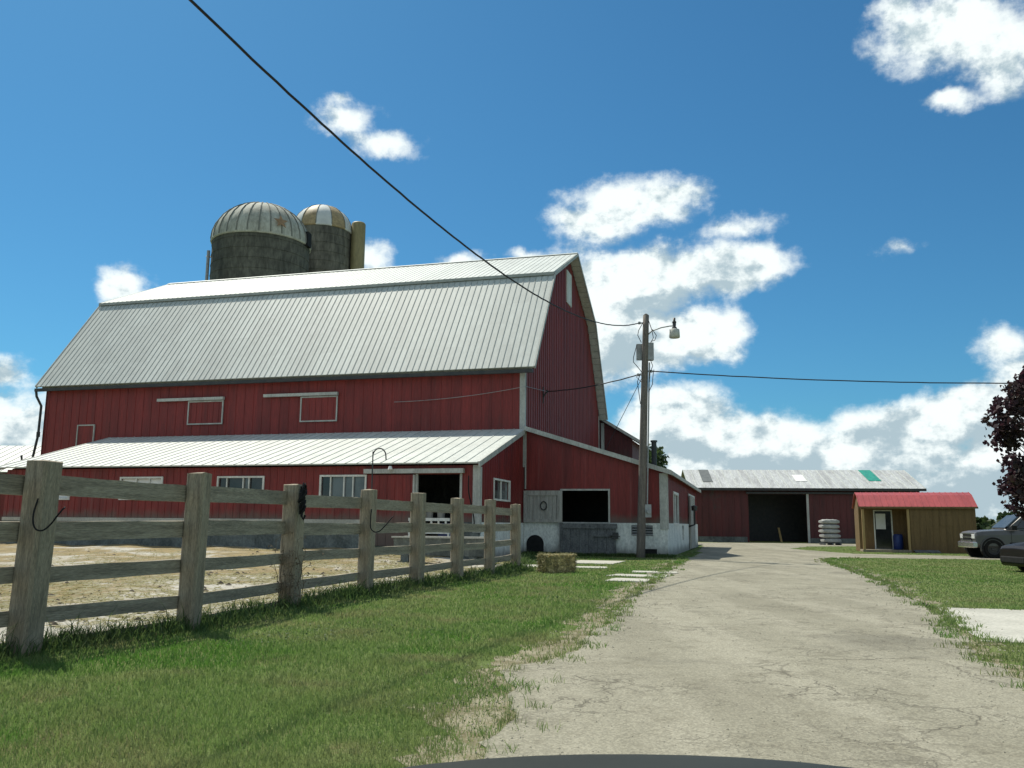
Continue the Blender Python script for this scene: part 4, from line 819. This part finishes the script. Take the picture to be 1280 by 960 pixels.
def pickup():
    h = R(171); t = empty('pickup_truck', 'silver pickup truck parked facing left behind the purple tree', 'pickup truck', (22.28, 37.75, 0), h)
    # local +x is the nose
    w = .97; st = [(2.52, ring(w-.06, .58, .9, 1.04)), (2.46, ring(w-.02, .5, .93, 1.09)), (2.2, ring(w, .42, .95, 1.14)), (1.35, ring(w, .42, .97, 1.19)), (1.2, ring(w, .42, .97, 1.18)), (-.9, ring(w, .42, .97, 1.18, .04)), (-.95, ring(w, .42, .97, 1.18, .04)), (-2.7, ring(w, .45, .97, 1.16, .04)), (-2.75, ring(w-.03, .5, .95, 1.1, .04))]
    mb = MB(); loft(mb, st[::-1]); b = mb.build('body', 'silver', t)
    mb = MB(); rg = lambda w_, z0, z1: [(-w_, z0), (-w_+.09, z1-.05), (-w_+.2, z1), (0, z1+.02), (w_-.2, z1), (w_-.09, z1-.05), (w_, z0)]
    loft(mb, [(1.28, rg(.86, 1.17, 1.20)), (.55, rg(.82, 1.17, 1.80)), (.3, rg(.82, 1.17, 1.87)), (-.6, rg(.82, 1.17, 1.86)), (-.88, rg(.84, 1.17, 1.25))][::-1]); mb.build('cab', 'silver', t)
    mb = MB(); mb.prism([(1.23, -.74, 1.235), (1.23, .74, 1.235), (.6, .64, 1.77), (.6, -.64, 1.77)], (.035, 0, .045)); mb.build('windscreen', 'glass_dark', t)
    for s in (-1, 1):
        for (xa, xb, xc, xd) in ((.85, .12, .12, .48), (.06, -.75, -.62, .06)):
            mb = MB(); mb.prism([(xa, s*.86, 1.26), (xb, s*.86, 1.26), (xc, s*.775, 1.74), (xd, s*.775, 1.74)], (0, s*.02, .004)); mb.build('side_window', 'glass_dark', t)
        mb = MB(); mb.box(.93, 1.13, s*1.0-.02, s*1.12+.02, 1.17, 1.36); mb.tube([(1.03, s*.9, 1.2), (1.03, s*1.05, 1.25)], .025); mb.build('mirror', 'black', t, bevel=.02)
        mb = MB(); mb.box(2.44, 2.545, s*.70-.18, s*.70+.18, .80, 1.0); mb.build('headlight', 'lens', t, bevel=.02)
    mb = MB(); mb.box(2.48, 2.55, -.50, .50, .72, 1.0); gr = mb.build('grille', 'black', t)
    mb = MB(); mb.box(2.53, 2.57, -.52, .52, .84, .88); mb.box(2.53, 2.565, -.52, .52, .985, 1.02); mb.box(2.53, 2.565, -.52, .52, .705, .73); mb.build('grille_bar', 'chrome', gr)
    mb = MB(); mb.box(2.44, 2.64, -.95, .95, .42, .68); mb.build('bumper', 'chrome', t, bevel=.05)
    for xd in (.1, 1.15): pass
    mb = MB()
    for s in (-1, 1): mb.box(-.86, 1.2, s*.97-.008, s*.97+.008, .60, .66)
    mb.build('side_moulding', 'black', t)
    for s in (-1, 1):
        mb = MB()
        for x in (1.12, .08, -.9): mb.box(x-.006, x+.006, s*.972-.004, s*.972+.004, .5, 1.12)
        mb.build('door_seam', 'black', t)
        mb = MB(); mb.box(.25, .42, s*.985-.015, s*.985+.015, .98, 1.02); mb.build('door_handle', 'black', t)
        mb = MB(); mb.tube([(1.85+.5*math.cos(a), s*.975, .39+.5*math.sin(a)) for a in np.linspace(-.2, math.pi+.2, 16)], .03, 6); mb.build('wheel_arch_trim', 'silver', t)
    wheels(t, (1.85, -1.75), (-.86, .86), .39, .26)
pickup()
def dark_car():
    t = empty('dark_car', 'dark maroon car at the right edge in front of the pickup', 'car', (16.75, 25.55, 0), R(176))
    w = .88; st = [(2.15, ring(w-.10, .22, .50, .66)), (2.08, ring(w-.04, .16, .56, .74)), (1.8, ring(w, .18, .6, .80)), (1.0, ring(w, .18, .66, .93)), (.85, ring(w, .18, .7, .95)), (-1.4, ring(w, .18, .72, .98)), (-2.0, ring(w-.03, .22, .72, .96)), (-2.15, ring(w-.14, .34, .7, .86))]
    mb = MB(); loft(mb, st[::-1]); mb.build('body', 'maroon', t, smooth=False, bevel=.02)
    rg = lambda w_, z0, z1: [(-w_, z0), (-w_+.14, z1-.06), (-w_+.26, z1), (0, z1+.02), (w_-.26, z1), (w_-.14, z1-.06), (w_, z0)]
    mb = MB(); loft(mb, [(.98, rg(.8, .93, .96)), (.1, rg(.78, .93, 1.40)), (-.3, rg(.78, .93, 1.43)), (-.95, rg(.78, .93, 1.38)), (-1.7, rg(.78, .93, 1.0))][::-1]); mb.build('cabin', 'glass_dark', t)
    for s in (-1, 1):
        mb = MB(); mb.box(.55, .75, s*.9-.02, s*1.06+.02, .95, 1.1); mb.build('mirror', 'maroon', t, bevel=.03)
        mb = MB(); mb.hexa((1.95, s*.55-.15, .50), (.14, 0, -.02), (0, .3, 0), (0, 0, .13)); mb.build('headlight', 'lens', t, bevel=.02)
    mb = MB(); mb.box(2.0, 2.19, -.7, .7, .25, .44); mb.build('bumper', 'black', t, bevel=.03)
    wheels(t, (1.3, -1.35), (-.77, .77), .32, .2)
dark_car()
def own_car():
    t = empty('car', 'dark car front whose hood shows at the bottom edge', 'car', (.28, .78, -.002))
    mb = MB(); n = 15; st = []
    prof = [(.0, .93), (.35, .90), (.7, .855), (1.0, .805), (1.2, .763), (1.35, .72), (1.45, .66), (1.5, .58)]
    vs, fs = [], []
    for (yy, z) in prof:
        hw_ = .80-.10*max(0, (yy-.9)/.6)**2
        for j in range(n):
            s = -1+2*j/(n-1); vs.append((s*hw_, yy-.16*s*s*(yy/1.5)**2, z-.055*abs(s)**2.4))
    k = len(prof)
    fs = [(i*n+j, i*n+j+1, (i+1)*n+j+1, (i+1)*n+j) for i in range(k-1) for j in range(n-1)]
    mb.add(vs, fs); mb.build('hood', 'hoodpaint', t, smooth=True)
    mb = MB()
    for s in (-1, 1): loft(mb, [(s*.795, [(-.05, .35), (-.05, .86), (.5, .83), (1.0, .76), (1.35, .62), (1.40, .35)]), (s*.86, [(-.05, .35), (-.05, .80), (.5, .77), (1.0, .70), (1.28, .58), (1.33, .35)])] if s > 0 else [(s*.86, [(-.05, .35), (-.05, .80), (.5, .77), (1.0, .70), (1.28, .58), (1.33, .35)]), (s*.795, [(-.05, .35), (-.05, .86), (.5, .83), (1.0, .76), (1.35, .62), (1.40, .35)])])
    mb.build('fender', 'hoodpaint', t)
    mb = MB(); mb.box(-.78, .78, 1.2, 1.52, .24, .56); mb.build('bumper', 'hoodpaint', t, bevel=.06)
    for s in (-1, 1): mb = MB(); mb.box(s*.6-.14, s*.6+.14, 1.3, 1.47, .565, .63); mb.build('headlight', 'lens', t, bevel=.02)
    for s in (-1, 1): mb = MB(); mb.lathe([(.0, -.09), (.3, -.09), (.32, -.05), (.32, .05), (.3, .09), (0, .09)], 24, (s*.74, .62, .32), axis='x'); mb.build('wheel', 'tyre', t)
own_car()

# ------------------------------------------------------------------ vegetation
def mesh_np(name, V, nv, m, parent=None, loc=None):
    """V: (N, nv, 3) separate polygons"""
    N = len(V); me = bpy.data.meshes.new(name); me.vertices.add(N*nv); me.vertices.foreach_set('co', np.ascontiguousarray(V, dtype=np.float32).ravel())
    pat = [(0, 1, 2, 4), (4, 2, 3)] if nv == 5 else [tuple(range(nv))]      # a grass blade is a quad and a tip
    li = np.concatenate([np.array(p) for p in pat]); k = len(li); tot = np.array([len(p) for p in pat]); st = np.cumsum(tot)-tot
    me.loops.add(N*k); me.loops.foreach_set('vertex_index', (np.arange(N)[:, None]*nv+li[None]).astype(np.int32).ravel())
    me.polygons.add(N*len(pat)); me.polygons.foreach_set('loop_start', (np.arange(N)[:, None]*k+st[None]).astype(np.int32).ravel()); me.polygons.foreach_set('loop_total', np.tile(tot, N).astype(np.int32))
    me.materials.append(M[m] if isinstance(m, str) else m); me.update(calc_edges=True)
    o = bpy.data.objects.new(name, me); COL.objects.link(o)
    if parent: o.parent = parent
    if loc: o.location = loc
    return o
def unit(a): return a/np.linalg.norm(a, axis=-1, keepdims=True)
def leaves(P, size, up=.3):
    """five-pointed-ish folded leaf hexagons at points P"""
    N = len(P); n = unit(rng.normal(size=(N, 3))+np.array([0, 0, up])); a = unit(np.cross(n, rng.normal(size=(N, 3)))); b = np.cross(n, a); s = (np.asarray(size)*rng.uniform(.6, 1.3, N))[:, None]
    out = []
    for (p, q) in ((-1, 0), (-.35, .62), (.25, .5), (1, 0), (.25, -.5), (-.35, -.62)): out.append(P+a*s*p*.5+b*s*q*.75+n*s*(.12 if abs(q) > .1 else -.05))
    return np.stack(out, 1)
def clump_pts(cl, per):
    Ps = []
    for (x, y, z, r) in cl:
        k = int(per*r**2); d = unit(rng.normal(size=(k, 3))); rad = r*rng.uniform(.25, 1, k)**.5*(1+.25*np.sin(d[:, 0]*7+x*3)*np.sin(d[:, 2]*6+y))
        Ps.append(np.array([x, y, z])+d*rad[:, None]*np.array([1, 1, .8]))
    return np.concatenate(Ps)
def maple():
    root = empty('purple_maple', 'purple leaved maple at the right edge in front of the pickup', 'tree', (18.15, 27.6, 0))
    cl = []
    for k in range(105):
        z = random.uniform(1.5, 6.7); f = (z-.8)/6.2
        rmax = 2.75*math.sin(math.pi*min(max((f*.78+.18), 0), 1))**.7
        if z < 3.7: rmax = min(rmax, 2.15)
        a = random.uniform(0, 6.28); rr = rmax*random.uniform(.35, 1)**.5
        cl.append((rr*math.cos(a), rr*math.sin(a)*.9, z, random.uniform(.24, .52)))
    cl += [(-2.55, -.3, 5.0, .42), (-2.75, -.1, 4.65, .35), (-2.0, -.3, 5.6, .5), (-1.5, -.4, 5.95, .36), (-2.35, .1, 4.2, .33), (-1.5, 0, 5.1, .5), (-1.9, -.5, 2.9, .5), (-2.1, -.4, 2.3, .36), (-2.3, -.3, 2.75, .25), (-2.55, -.2, 1.9, .16), (-1.5, -.6, 1.6, .42), (-1.9, -.5, 3.3, .3)]
    cl = [c for c in cl if not (c[0] < -1.2 and 3.55 < c[2] < 3.95)]
    mb = MB(); mb.tube([(0, 0, -.2), (.03, .02, .8), (.0, .05, 2), (.05, .1, 4), (0, .05, 5.4), (0, 0, 6.8)], [.22, .17, .15, .11, .07, .03], 10)
    for (x, y, z, r) in cl:
        z0 = max(.9, z-1.1-.25*math.hypot(x, y)); mid = Vector((x*.5, y*.5, (z0+z)/2-.05)); mb.tube([(0.02, .05, z0), mid, (x*.9, y*.9, z-.05), (x*1.08, y*1.08, z+.12)], [.035, .022, .012, .004], 5)
    mb.build('trunk', 'bark', root, smooth=True)
    mesh_np('crown', leaves(clump_pts(cl, 560), .15), 6, 'purple', root)
maple()
def gtree(name, label, x, y, h, w, seed, grp='trees beyond the farm sheds'):
    random.seed(seed); root = empty(name, label, 'tree', (x, y, 0), random.uniform(0, 6), grp)
    cl = [(w*.55*math.cos(a)*q, w*.55*math.sin(a)*q, h*z, w*random.uniform(.16, .3)) for a, q, z in [(random.uniform(0, 6.28), random.uniform(.2, 1)**.5*(1-.55*abs(zz-.45)), zz) for zz in [random.uniform(.18, .93) for _ in range(46)]]]
    mb = MB(); mb.tube([(0, 0, -.2), (0, 0, h*.4), (.1, 0, h*.85)], [w*.05, w*.035, .03], 8)
    for c in cl[::3]: mb.tube([(0, 0, c[2]*.6), (c[0]*.6, c[1]*.6, c[2]*.85), c[:3]], [.08, .05, .02], 5)
    mb.build('trunk', 'bark', root)
    mesh_np('crown', leaves(clump_pts(cl, 260*9/(w*w)), .42), 6, 'leaf', root); return root
T0 = gtree('green_tree', 'bushy green tree right of the cabin behind the pickup', 36.2, 62, 2.0, 3.4, 3)
gtree('green_tree', 'tree top just showing over the right end of the machine shed', 43.0, 90, 4.7, 2.6, 4)
gtree('green_tree', 'green tree glimpsed between the back shed and the pole', 11.2, 82, 8.3, 5.5, 5)
far = [(41.5, 66, 1.05, 'low dark green tree beyond the pickup roof'), (36.8, 70, .9, 'rounded green shrub tree next to the cabin end'), (56, 88, 1.3, 'taller green tree far right behind the maple'), (66, 92, 1.4, 'broad green tree at the far right'), (50, 84, 1.2, 'far green tree over the lawn'), (-80, 120, 2.2, 'green tree far behind the pale shed'), (-64, 125, 2.0, 'distant tree left of the silos'), (78, 100, 2, 'outermost green tree right')]
for x, y, s, lb in far:
    r_ = T0.copy(); COL.objects.link(r_); r_.location = (x, y, 0); r_.scale = (s, s, s); r_.rotation_euler = (0, 0, x*1.7); r_['label'] = lb
    for ch in T0.children: c = ch.copy(); COL.objects.link(c); c.parent = r_
random.seed(21)
# ---- grass
def pip(P, poly):
    x, y = P[:, 0], P[:, 1]; ins = np.zeros(len(P), bool); xj, yj = poly[-1]
    for xi, yi in poly:
        c = ((yi > y) != (yj > y)); ins ^= c & (x < (xj-xi)*(y-yi)/(yj-yi+1e-12)+xi); xj, yj = xi, yi
    return ins
def vnoise(x, y, f, s=0):
    v = 0; a = 1
    for o in range(3): v = v+a*np.sin(x*f*1.0+1.7*np.sin(y*f*.8+s+o)+o*2.1)*np.cos(y*f*1.1+1.3*np.sin(x*f*.7+o)+s); f *= 2.1; a *= .55
    return v/1.9
fxp = np.array([p[1] for p in FENCE]); fxx = np.array([p[0] for p in FENCE])
def fence_x(y): return np.where(y < fxp[-1], np.interp(y, fxp, fxx), fxx[-1]+(y-fxp[-1])*.06)
def blades(P, h, w, lean=.5, z=0.):
    N = len(P); a = rng.uniform(0, 2*np.pi, N); dx, dy = np.cos(a), np.sin(a); la = rng.uniform(0, 2*np.pi, N); ln = h*rng.uniform(.1, lean, N)
    b = np.stack([P[:, 0], P[:, 1], np.full(N, z)-.005], 1); W = np.stack([dx*w/2, dy*w/2, np.zeros(N)], 1)
    mid = b+np.stack([np.cos(la)*ln*.35, np.sin(la)*ln*.35, h*.6], 1); tip = b+np.stack([np.cos(la)*ln, np.sin(la)*ln, h*rng.uniform(.85, 1, N)], 1)
    return np.stack([b-W, b+W, mid+W*.7, tip, mid-W*.7], 1)
def scatter(N, r0, r1, a0, a1):
    r = np.exp(rng.uniform(math.log(r0), math.log(r1), N)); a = rng.uniform(a0, a1, N); return np.stack([r*np.sin(a), r*np.cos(a)], 1), r
def in_wing(P):
    dx, dy = P[:, 0]-CX, P[:, 1]-CY; lx = dx*math.cos(TH)+dy*math.sin(TH); ly = -dx*math.sin(TH)+dy*math.cos(TH); return (ly > -.1) & (lx < 5.95)
def in_slab(P):
    m = np.zeros(len(P), bool)
    for x, y, a, b in SLABS:
        dx, dy = P[:, 0]-x, P[:, 1]-y; lx = dx*math.cos(TH)+dy*math.sin(TH); ly = -dx*math.sin(TH)+dy*math.cos(TH); m |= (abs(lx) < a*.5) & (abs(ly) < b*.46)
    return m
P, r = scatter(820000, 2.6, 62, R(-50), R(48))
keep = ~pip(P, DRIVE) & ~pip(P, PAD) & ~in_wing(P) & ~in_slab(P) & (P[:, 0] > fence_x(P[:, 1])-.12)
# worn strip along the drive's left edge and a dirt patch near the viewer
dl = np.interp(P[:, 1], [p[1] for p in DL], [p[0] for p in DL]); dist = dl-P[:, 0]; nz = vnoise(P[:, 0], P[:, 1], 1.3)
thin = (dist > 0) & (dist < .30+.35*nz) & (rng.uniform(size=len(P)) < .8)
dr_ = P[:, 0]-np.interp(P[:, 1], [p[1] for p in DR[:10]], [p[0] for p in DR[:10]]); thin |= (dr_ > 0) & (dr_ < .30+.35*nz) & (P[:, 1] < 30) & (rng.uniform(size=len(P)) < .8)
keep &= ~thin; P = P[keep]; r = r[keep]
hn = 1+.32*vnoise(P[:, 0], P[:, 1], .9, 5)+.28*vnoise(P[:, 0], P[:, 1], 3.4, 2); right = P[:, 0] > 3.5
h = np.where(right, .038, .052)*hn*rng.uniform(.6, 1.3, len(P)); w = np.clip(r*.00085, .004, .03)
dry = rng.uniform(size=len(P)) < np.clip(.06+.22*vnoise(P[:, 0], P[:, 1], .7, 9)+.10*vnoise(P[:, 0], P[:, 1], 2.3, 4)+.07*((P[:, 1] < 6.8) & ~right), 0, .4)
tag(mesh_np('grass', blades(P[~dry], h[~dry], w[~dry], 1.0), 5, 'grass'), 'mown green lawn grass on both sides of the drive', 'grass', kind='stuff')
tag(mesh_np('dry_grass', blades(P[dry], h[dry]*.9, w[dry]*.7, 1.0), 5, 'drygrass'), 'dry yellow grass blades among the lawn', 'grass', kind='stuff')
# low round-leaved clover in loose patches
PC, rc = scatter(60000, 3.0, 26, R(-46), R(46)); kc = (vnoise(PC[:, 0]+4, PC[:, 1], .8, 3) > .28) & ~pip(PC, DRIVE) & ~pip(PC, PAD) & ~in_wing(PC) & ~in_slab(PC) & (PC[:, 0] > fence_x(PC[:, 1])); PC = PC[kc]; rc = rc[kc]
PC3 = np.column_stack([PC, rng.uniform(.02, .05, len(PC))]); tag(mesh_np('clover', leaves(PC3, np.clip(rc*.0022, .014, .04), 2.2), 6, 'weed'), 'low clover leaves in patches of the lawn', 'clover', kind='stuff')
# weeds along the fence foot, tufts
N = 42000; yy = np.exp(rng.uniform(math.log(3.2), math.log(34), N)); off = rng.exponential(.22, N)-.10; tuft = vnoise(yy*0+off, yy, 2.2, 1); xx = fence_x(yy)+off
P = np.stack([xx, yy], 1); k = (rng.uniform(size=N) < .5+.5*tuft) & ~in_wing(P) & ~in_slab(P); P = P[k]; rr = np.hypot(P[:, 0], P[:, 1]); of = off[k]
h = np.clip(.22-.22*np.clip(of, 0, 1), .06, .3)*rng.uniform(.3, 1.25, len(P))*np.where(rng.uniform(size=len(P)) < .06, 1.6, 1); tag(mesh_np('weeds', blades(P, h, np.clip(rr*.0011, .006, .03), 1.1), 5, 'weed'), 'taller weeds growing along the foot of the fence', 'weeds', kind='stuff')
# tufts along drive edges and by the wing wall
pts = []
for pl in (DL, DR[:14], [(20, 5.9), (5.22, 9.94), (6.74, 14.07), (21.5, 10.0)]):
    for (xa, ya), (xb, yb) in zip(pl, pl[1:]):
        if max(ya, yb) < 3 or ya > 36: continue
        L_ = math.hypot(xb-xa, yb-ya); 
        for q in range(int(L_*9)):
            t = random.random(); c = (xa+(xb-xa)*t+random.gauss(0, .13), ya+(yb-ya)*t+random.gauss(0, .1)); 
            pts += [(c[0]+random.gauss(0, .05), c[1]+random.gauss(0, .05)) for _ in range(random.randint(8, 26))]
P = np.array(pts); rr = np.hypot(P[:, 0], P[:, 1]); tag(mesh_np('edge_grass', blades(P, rng.uniform(.025, .09, len(P)), np.clip(rr*.001, .005, .03), 1.2), 5, 'grass'), 'ragged grass tufts creeping over the drive edges', 'grass', kind='stuff')
lx = rng.uniform(0, 6.2, 5000); ly = -np.abs(rng.normal(0, .18, 5000))-.12; P = np.stack([CX+lx*math.cos(TH)-ly*math.sin(TH), CY+lx*math.sin(TH)+ly*math.cos(TH)], 1)
tag(mesh_np('wall_weeds', blades(P, rng.uniform(.06, .2, len(P)), np.full(len(P), .025), 1.0), 5, 'weed'), 'weeds along the foot of the whitewashed wing wall', 'weeds', kind='stuff')
# pebbles along the drive, clods and straw in the yard
def lumps(P, s, z, flat=.6):
    N = len(P); base = np.array([(1, 0, 0), (-.5, .87, 0), (-.5, -.87, 0), (0, 0, 1.)]); out = []
    octv = np.array([(1, 0, 0), (0, 1, 0), (-1, 0, 0), (0, -1, 0), (0, 0, 1), (0, 0, -1.)]); J = octv[None]*(s[:, None, None]*rng.uniform(.6, 1.3, (N, 6, 1))); a = rng.uniform(0, 6.28, N); ca, sa = np.cos(a)[:, None], np.sin(a)[:, None]
    Xn = J[..., 0]*ca-J[..., 1]*sa; Yn = J[..., 0]*sa+J[..., 1]*ca; V = np.stack([Xn+P[:, 0:1], Yn+P[:, 1:2], J[..., 2]*flat+(z+s*.15)[:, None]], -1)
    tri = [(0, 1, 4), (1, 2, 4), (2, 3, 4), (3, 0, 4)]
    return np.concatenate([V[:, list(t)] for t in tri])
pts = []
for pl in (DL, DR[:11]):
    for (xa, ya), (xb, yb) in zip(pl, pl[1:]):
        if max(ya, yb) < 3 or ya > 36: continue
        L_ = math.hypot(xb-xa, yb-ya)
        for q in range(int(L_*60)):
            t = random.random(); pts.append((xa+(xb-xa)*t+random.gauss(0, .28), ya+(yb-ya)*t+random.gauss(0, .1)))
P2, r_ = scatter(2600, 3.5, 40, R(-12), R(40)); P2 = P2[pip(P2, DRIVE)]
P = np.concatenate([np.array(pts), P2]); s = rng.uniform(.005, .015, len(P))*np.clip(np.hypot(P[:, 0], P[:, 1])/10, .7, 1.6)
tag(mesh_np('gravel', lumps(P, s, np.full(len(P), .006)), 3, 'pebble'), 'loose pale pebbles scattered along the drive edges', 'gravel', kind='stuff')
N = 520; yy = rng.uniform(5, 30, N); P = np.stack([fence_x(yy)-.4-rng.exponential(5, N), yy], 1); s = rng.uniform(.02, .085, N)
def yz(P):
    dx, dy = P[:, 0]-CX, P[:, 1]-CY; ly = -dx*math.sin(TH)+dy*math.cos(TH); k = np.clip((ly+16)/9.5, 0, 1); k = k*k*(3-2*k); lx = dx*math.cos(TH)+dy*math.sin(TH); return .03+.28*k*np.clip((-lx-.5)/2.5, 0, 1)
tag(mesh_np('clods', lumps(P, s, yz(P), .5), 3, 'mud'), 'dark clods of dirt scattered over the barnyard', 'clods', kind='stuff')
N = 26000; yy = rng.uniform(6, 31, N); xx = fence_x(yy)-.3-rng.exponential(8, N); P = np.stack([xx, yy], 1); k = vnoise(P[:, 0], P[:, 1], .5, 3)+.05*(P[:, 1]-18)/8+rng.normal(0, .2, N) > .05; P = P[k]; z = yz(P)+.015; N = len(P)
a = rng.uniform(0, 6.28, N); L_ = rng.uniform(.06, .16, N); dx = np.stack([np.cos(a)*L_, np.sin(a)*L_, rng.uniform(-.01, .03, N)], 1); wv = np.stack([-np.sin(a)*.008, np.cos(a)*.008, np.full(N, .004)], 1); c = np.stack([P[:, 0], P[:, 1], z], 1)
tag(mesh_np('straw', np.stack([c-dx-wv, c+dx-wv, c+dx+wv, c-dx+wv], 1), 4, 'drygrass'), 'loose straw litter over the barnyard', 'straw', kind='stuff')

# ------------------------------------------------------------------ light and sky
SUN_EL, SUN_AZ = R(57), R(-38)            # azimuth from +Y towards +X
sd = Vector((math.sin(SUN_AZ)*math.cos(SUN_EL), math.cos(SUN_AZ)*math.cos(SUN_EL), math.sin(SUN_EL)))
sl = bpy.data.lights.new('sun', 'SUN'); sl.energy = 5.0; sl.angle = R(.5); sl.color = (1, .95, .82)
so_ = bpy.data.objects.new('sun', sl); COL.objects.link(so_); so_.rotation_euler = sd.to_track_quat('Z', 'Y').to_euler(); so_.location = sd*50
wd = bpy.data.worlds.new('World'); S.world = wd; b = NB(nodes(wd))
sky = b.n('ShaderNodeTexSky', sky_type='NISHITA'); sky.sun_disc = False; sky.sun_elevation = SUN_EL; sky.sun_rotation = SUN_AZ; sky.air_density = 1.0; sky.dust_density = .6; sky.ozone_density = 2.2; sky.altitude = 200
CL = [(0.29, 0.075, 0.17, 0.045, 1.35), (0.40, 0.085, 0.10, 0.04, 1.3), (0.4923, 0.498, 0.0739, 0.0399, 1.1), (0.5435, 0.468, 0.0511, 0.0431, 1.1), (0.4933, 0.4323, 0.026, 0.0121, 0.8), (0.4459, 0.5262, 0.0327, 0.0182, 0.8), (-0.2041, 0.4454, 0.0395, 0.0199, 0.75), (-0.1594, 0.422, 0.0457, 0.0153, 0.8), (-0.2086, 0.4616, 0.0235, 0.0115, 0.6), (-0.4366, 0.2439, 0.0343, 0.0224, 1.1), (-0.5334, 0.1416, 0.0311, 0.0206, 0.8), (-0.5201, 0.0866, 0.0522, 0.0437, 1.1), (0.1421, 0.3648, 0.0833, 0.0297, 1.1), (0.0962, 0.3415, 0.0572, 0.0231, 1.0), (0.194, 0.371, 0.0419, 0.0156, 0.8), (0.2597, 0.3293, 0.0521, 0.0139, 0.6), (0.1501, 0.2774, 0.1023, 0.0405, 1.55), (0.2511, 0.2862, 0.0761, 0.0299, 1.3), (0.1399, 0.2143, 0.0969, 0.0455, 1.55), (0.222, 0.2137, 0.0556, 0.0323, 1.3), (0.07, 0.225, 0.085, 0.0824, 1.5), (-0.167, 0.2992, 0.0279, 0.0196, 0.7), (-0.0633, 0.298, 0.0399, 0.0117, 0.7), (0.013, 0.3064, 0.0382, 0.0108, 0.6), (0.1925, 0.1089, 0.0803, 0.0496, 1.55), (0.2666, 0.09, 0.0945, 0.0425, 1.55), (0.3615, 0.0667, 0.0966, 0.0342, 1.55), (0.442, 0.105, 0.072, 0.0283, 1.5), (0.4984, 0.1189, 0.0503, 0.0291, 1.55), (0.5198, 0.0713, 0.0626, 0.0556, 1.55), (0.3991, 0.0283, 0.2016, 0.0376, 1.5), (0.2341, 0.0151, 0.2237, 0.0351, 1.5), (0.5243, 0.1816, 0.0339, 0.0216, 0.75), (0.434, 0.2929, 0.0205, 0.008, 0.30), (0.566, 0.14, 0.06, 0.0467, 1.1), (-0.5566, 0.0377, 0.0924, 0.0385, 1.0)]
dirn = b.n('ShaderNodeTexCoord').outputs['Generated']; sx = b.n('ShaderNodeSeparateXYZ'); b.put(sx.inputs[0], dirn)
az = b.math('ARCTAN2', sx.outputs[0], sx.outputs[1]); el = b.math('ARCSINE', sx.outputs[2])
cmb = b.n('ShaderNodeCombineXYZ'); b.put(cmb.inputs[0], az); b.put(cmb.inputs[1], el); pv = cmb.outputs[0]
def field(p, only=False):
    n1 = b.noise(p, 16, 5, .6, col=True); wn = b.n('ShaderNodeVectorMath', operation='MULTIPLY_ADD'); b.put(wn.inputs[0], n1); wn.inputs[1].default_value = (.055, .04, 0); b.put(wn.inputs[2], b.vm('ADD', p, (-.0275, -.02, 0)))
    w = wn.outputs[0]; m = None
    if only: w = b.vm('ADD', w, (-.006, .020, 0))
    for (ca, ce, ra, re, wt_) in CL:
        d = b.vm('LENGTH', b.vm('MULTIPLY', b.vm('SUBTRACT', w, (ca, ce, 0)), (1/(ra*1.14), 1/(re*1.16), 0))); q = b.math('MULTIPLY_ADD', d, -wt_, wt_)
        m = q if m is None else b.math('SMOOTH_MAX', m, q, .25)
    if only: return m
    nd = b.noise(b.scale(p, (1, 1.25, 1)), 22, 10, .62); return m, nd
m1, n1 = field(pv); mup = field(pv, True); under = b.ramp(b.math('SUBTRACT', mup, m1), -.02, .50, 0, .36)
# unseen cloud added behind and above the view to whiten the ambient light
back = b.ramp(sx.outputs[1], -.05, .62, .24, -1.2); hi = b.ramp(el, .62, .9, -1.2, .16); m1 = b.math('MAXIMUM', b.math('MAXIMUM', m1, back), hi)
p2 = b.vm('ADD', pv, (-.010, .017, 0)); n2 = b.noise(b.scale(p2, (1, 1.25, 1)), 22, 7, .62)
big1 = b.noise(pv, 9, 3, .5); big2 = b.noise(b.vm('ADD', pv, (-.02, .03, 0)), 9, 3, .5)
dens = b.math('ADD', m1, b.math('MULTIPLY_ADD', n1, 1.35, -.69)); alpha = b.ramp(dens, -.08, .60); alpha = b.math('POWER', alpha, 1.1)
lit = b.math('ADD', b.math('MULTIPLY', b.math('SUBTRACT', n1, n2), 2.0), b.math('MULTIPLY', b.math('SUBTRACT', big1, big2), 1.8))
thick = b.ramp(m1, .3, 1.1, 0, .07); low = b.ramp(el, .02, .13, .36, .0)
br = b.math('SUBTRACT', b.math('SUBTRACT', b.math('SUBTRACT', b.math('ADD', lit, .97), thick), low), under); br = b.math('MAXIMUM', b.math('MINIMUM', br, 1.05), .45)
ccol = b.mix(b.ramp(br, .42, 1.03), (4.1, 5.3, 5.9, 1), (9.2, 9.9, 9.8, 1))
skyc = b.mix(1.0, sky.outputs[0], (.315, .735, .90, 1), 'MULTIPLY')
fin = b.mix(alpha, skyc, ccol)
bg = b.n('ShaderNodeBackground'); b.put(bg.inputs[0], fin); bg.inputs[1].default_value = .10
o_ = b.n('ShaderNodeOutputWorld'); b.nt.links.new(bg.outputs[0], o_.inputs[0])
try: wd.cycles.sampling_method = 'MANUAL'; wd.cycles.sample_map_resolution = 512
except Exception: pass
vs_ = S.view_settings; S.display_settings.display_device = 'sRGB'; vs_.view_transform = 'Standard'; vs_.look = 'None'; vs_.exposure = 0.1; vs_.gamma = 1; vs_.use_curve_mapping = False
S.render.engine = 'CYCLES'; S.cycles.max_bounces = 6; S.cycles.diffuse_bounces = 3; S.cycles.transparent_max_bounces = 4
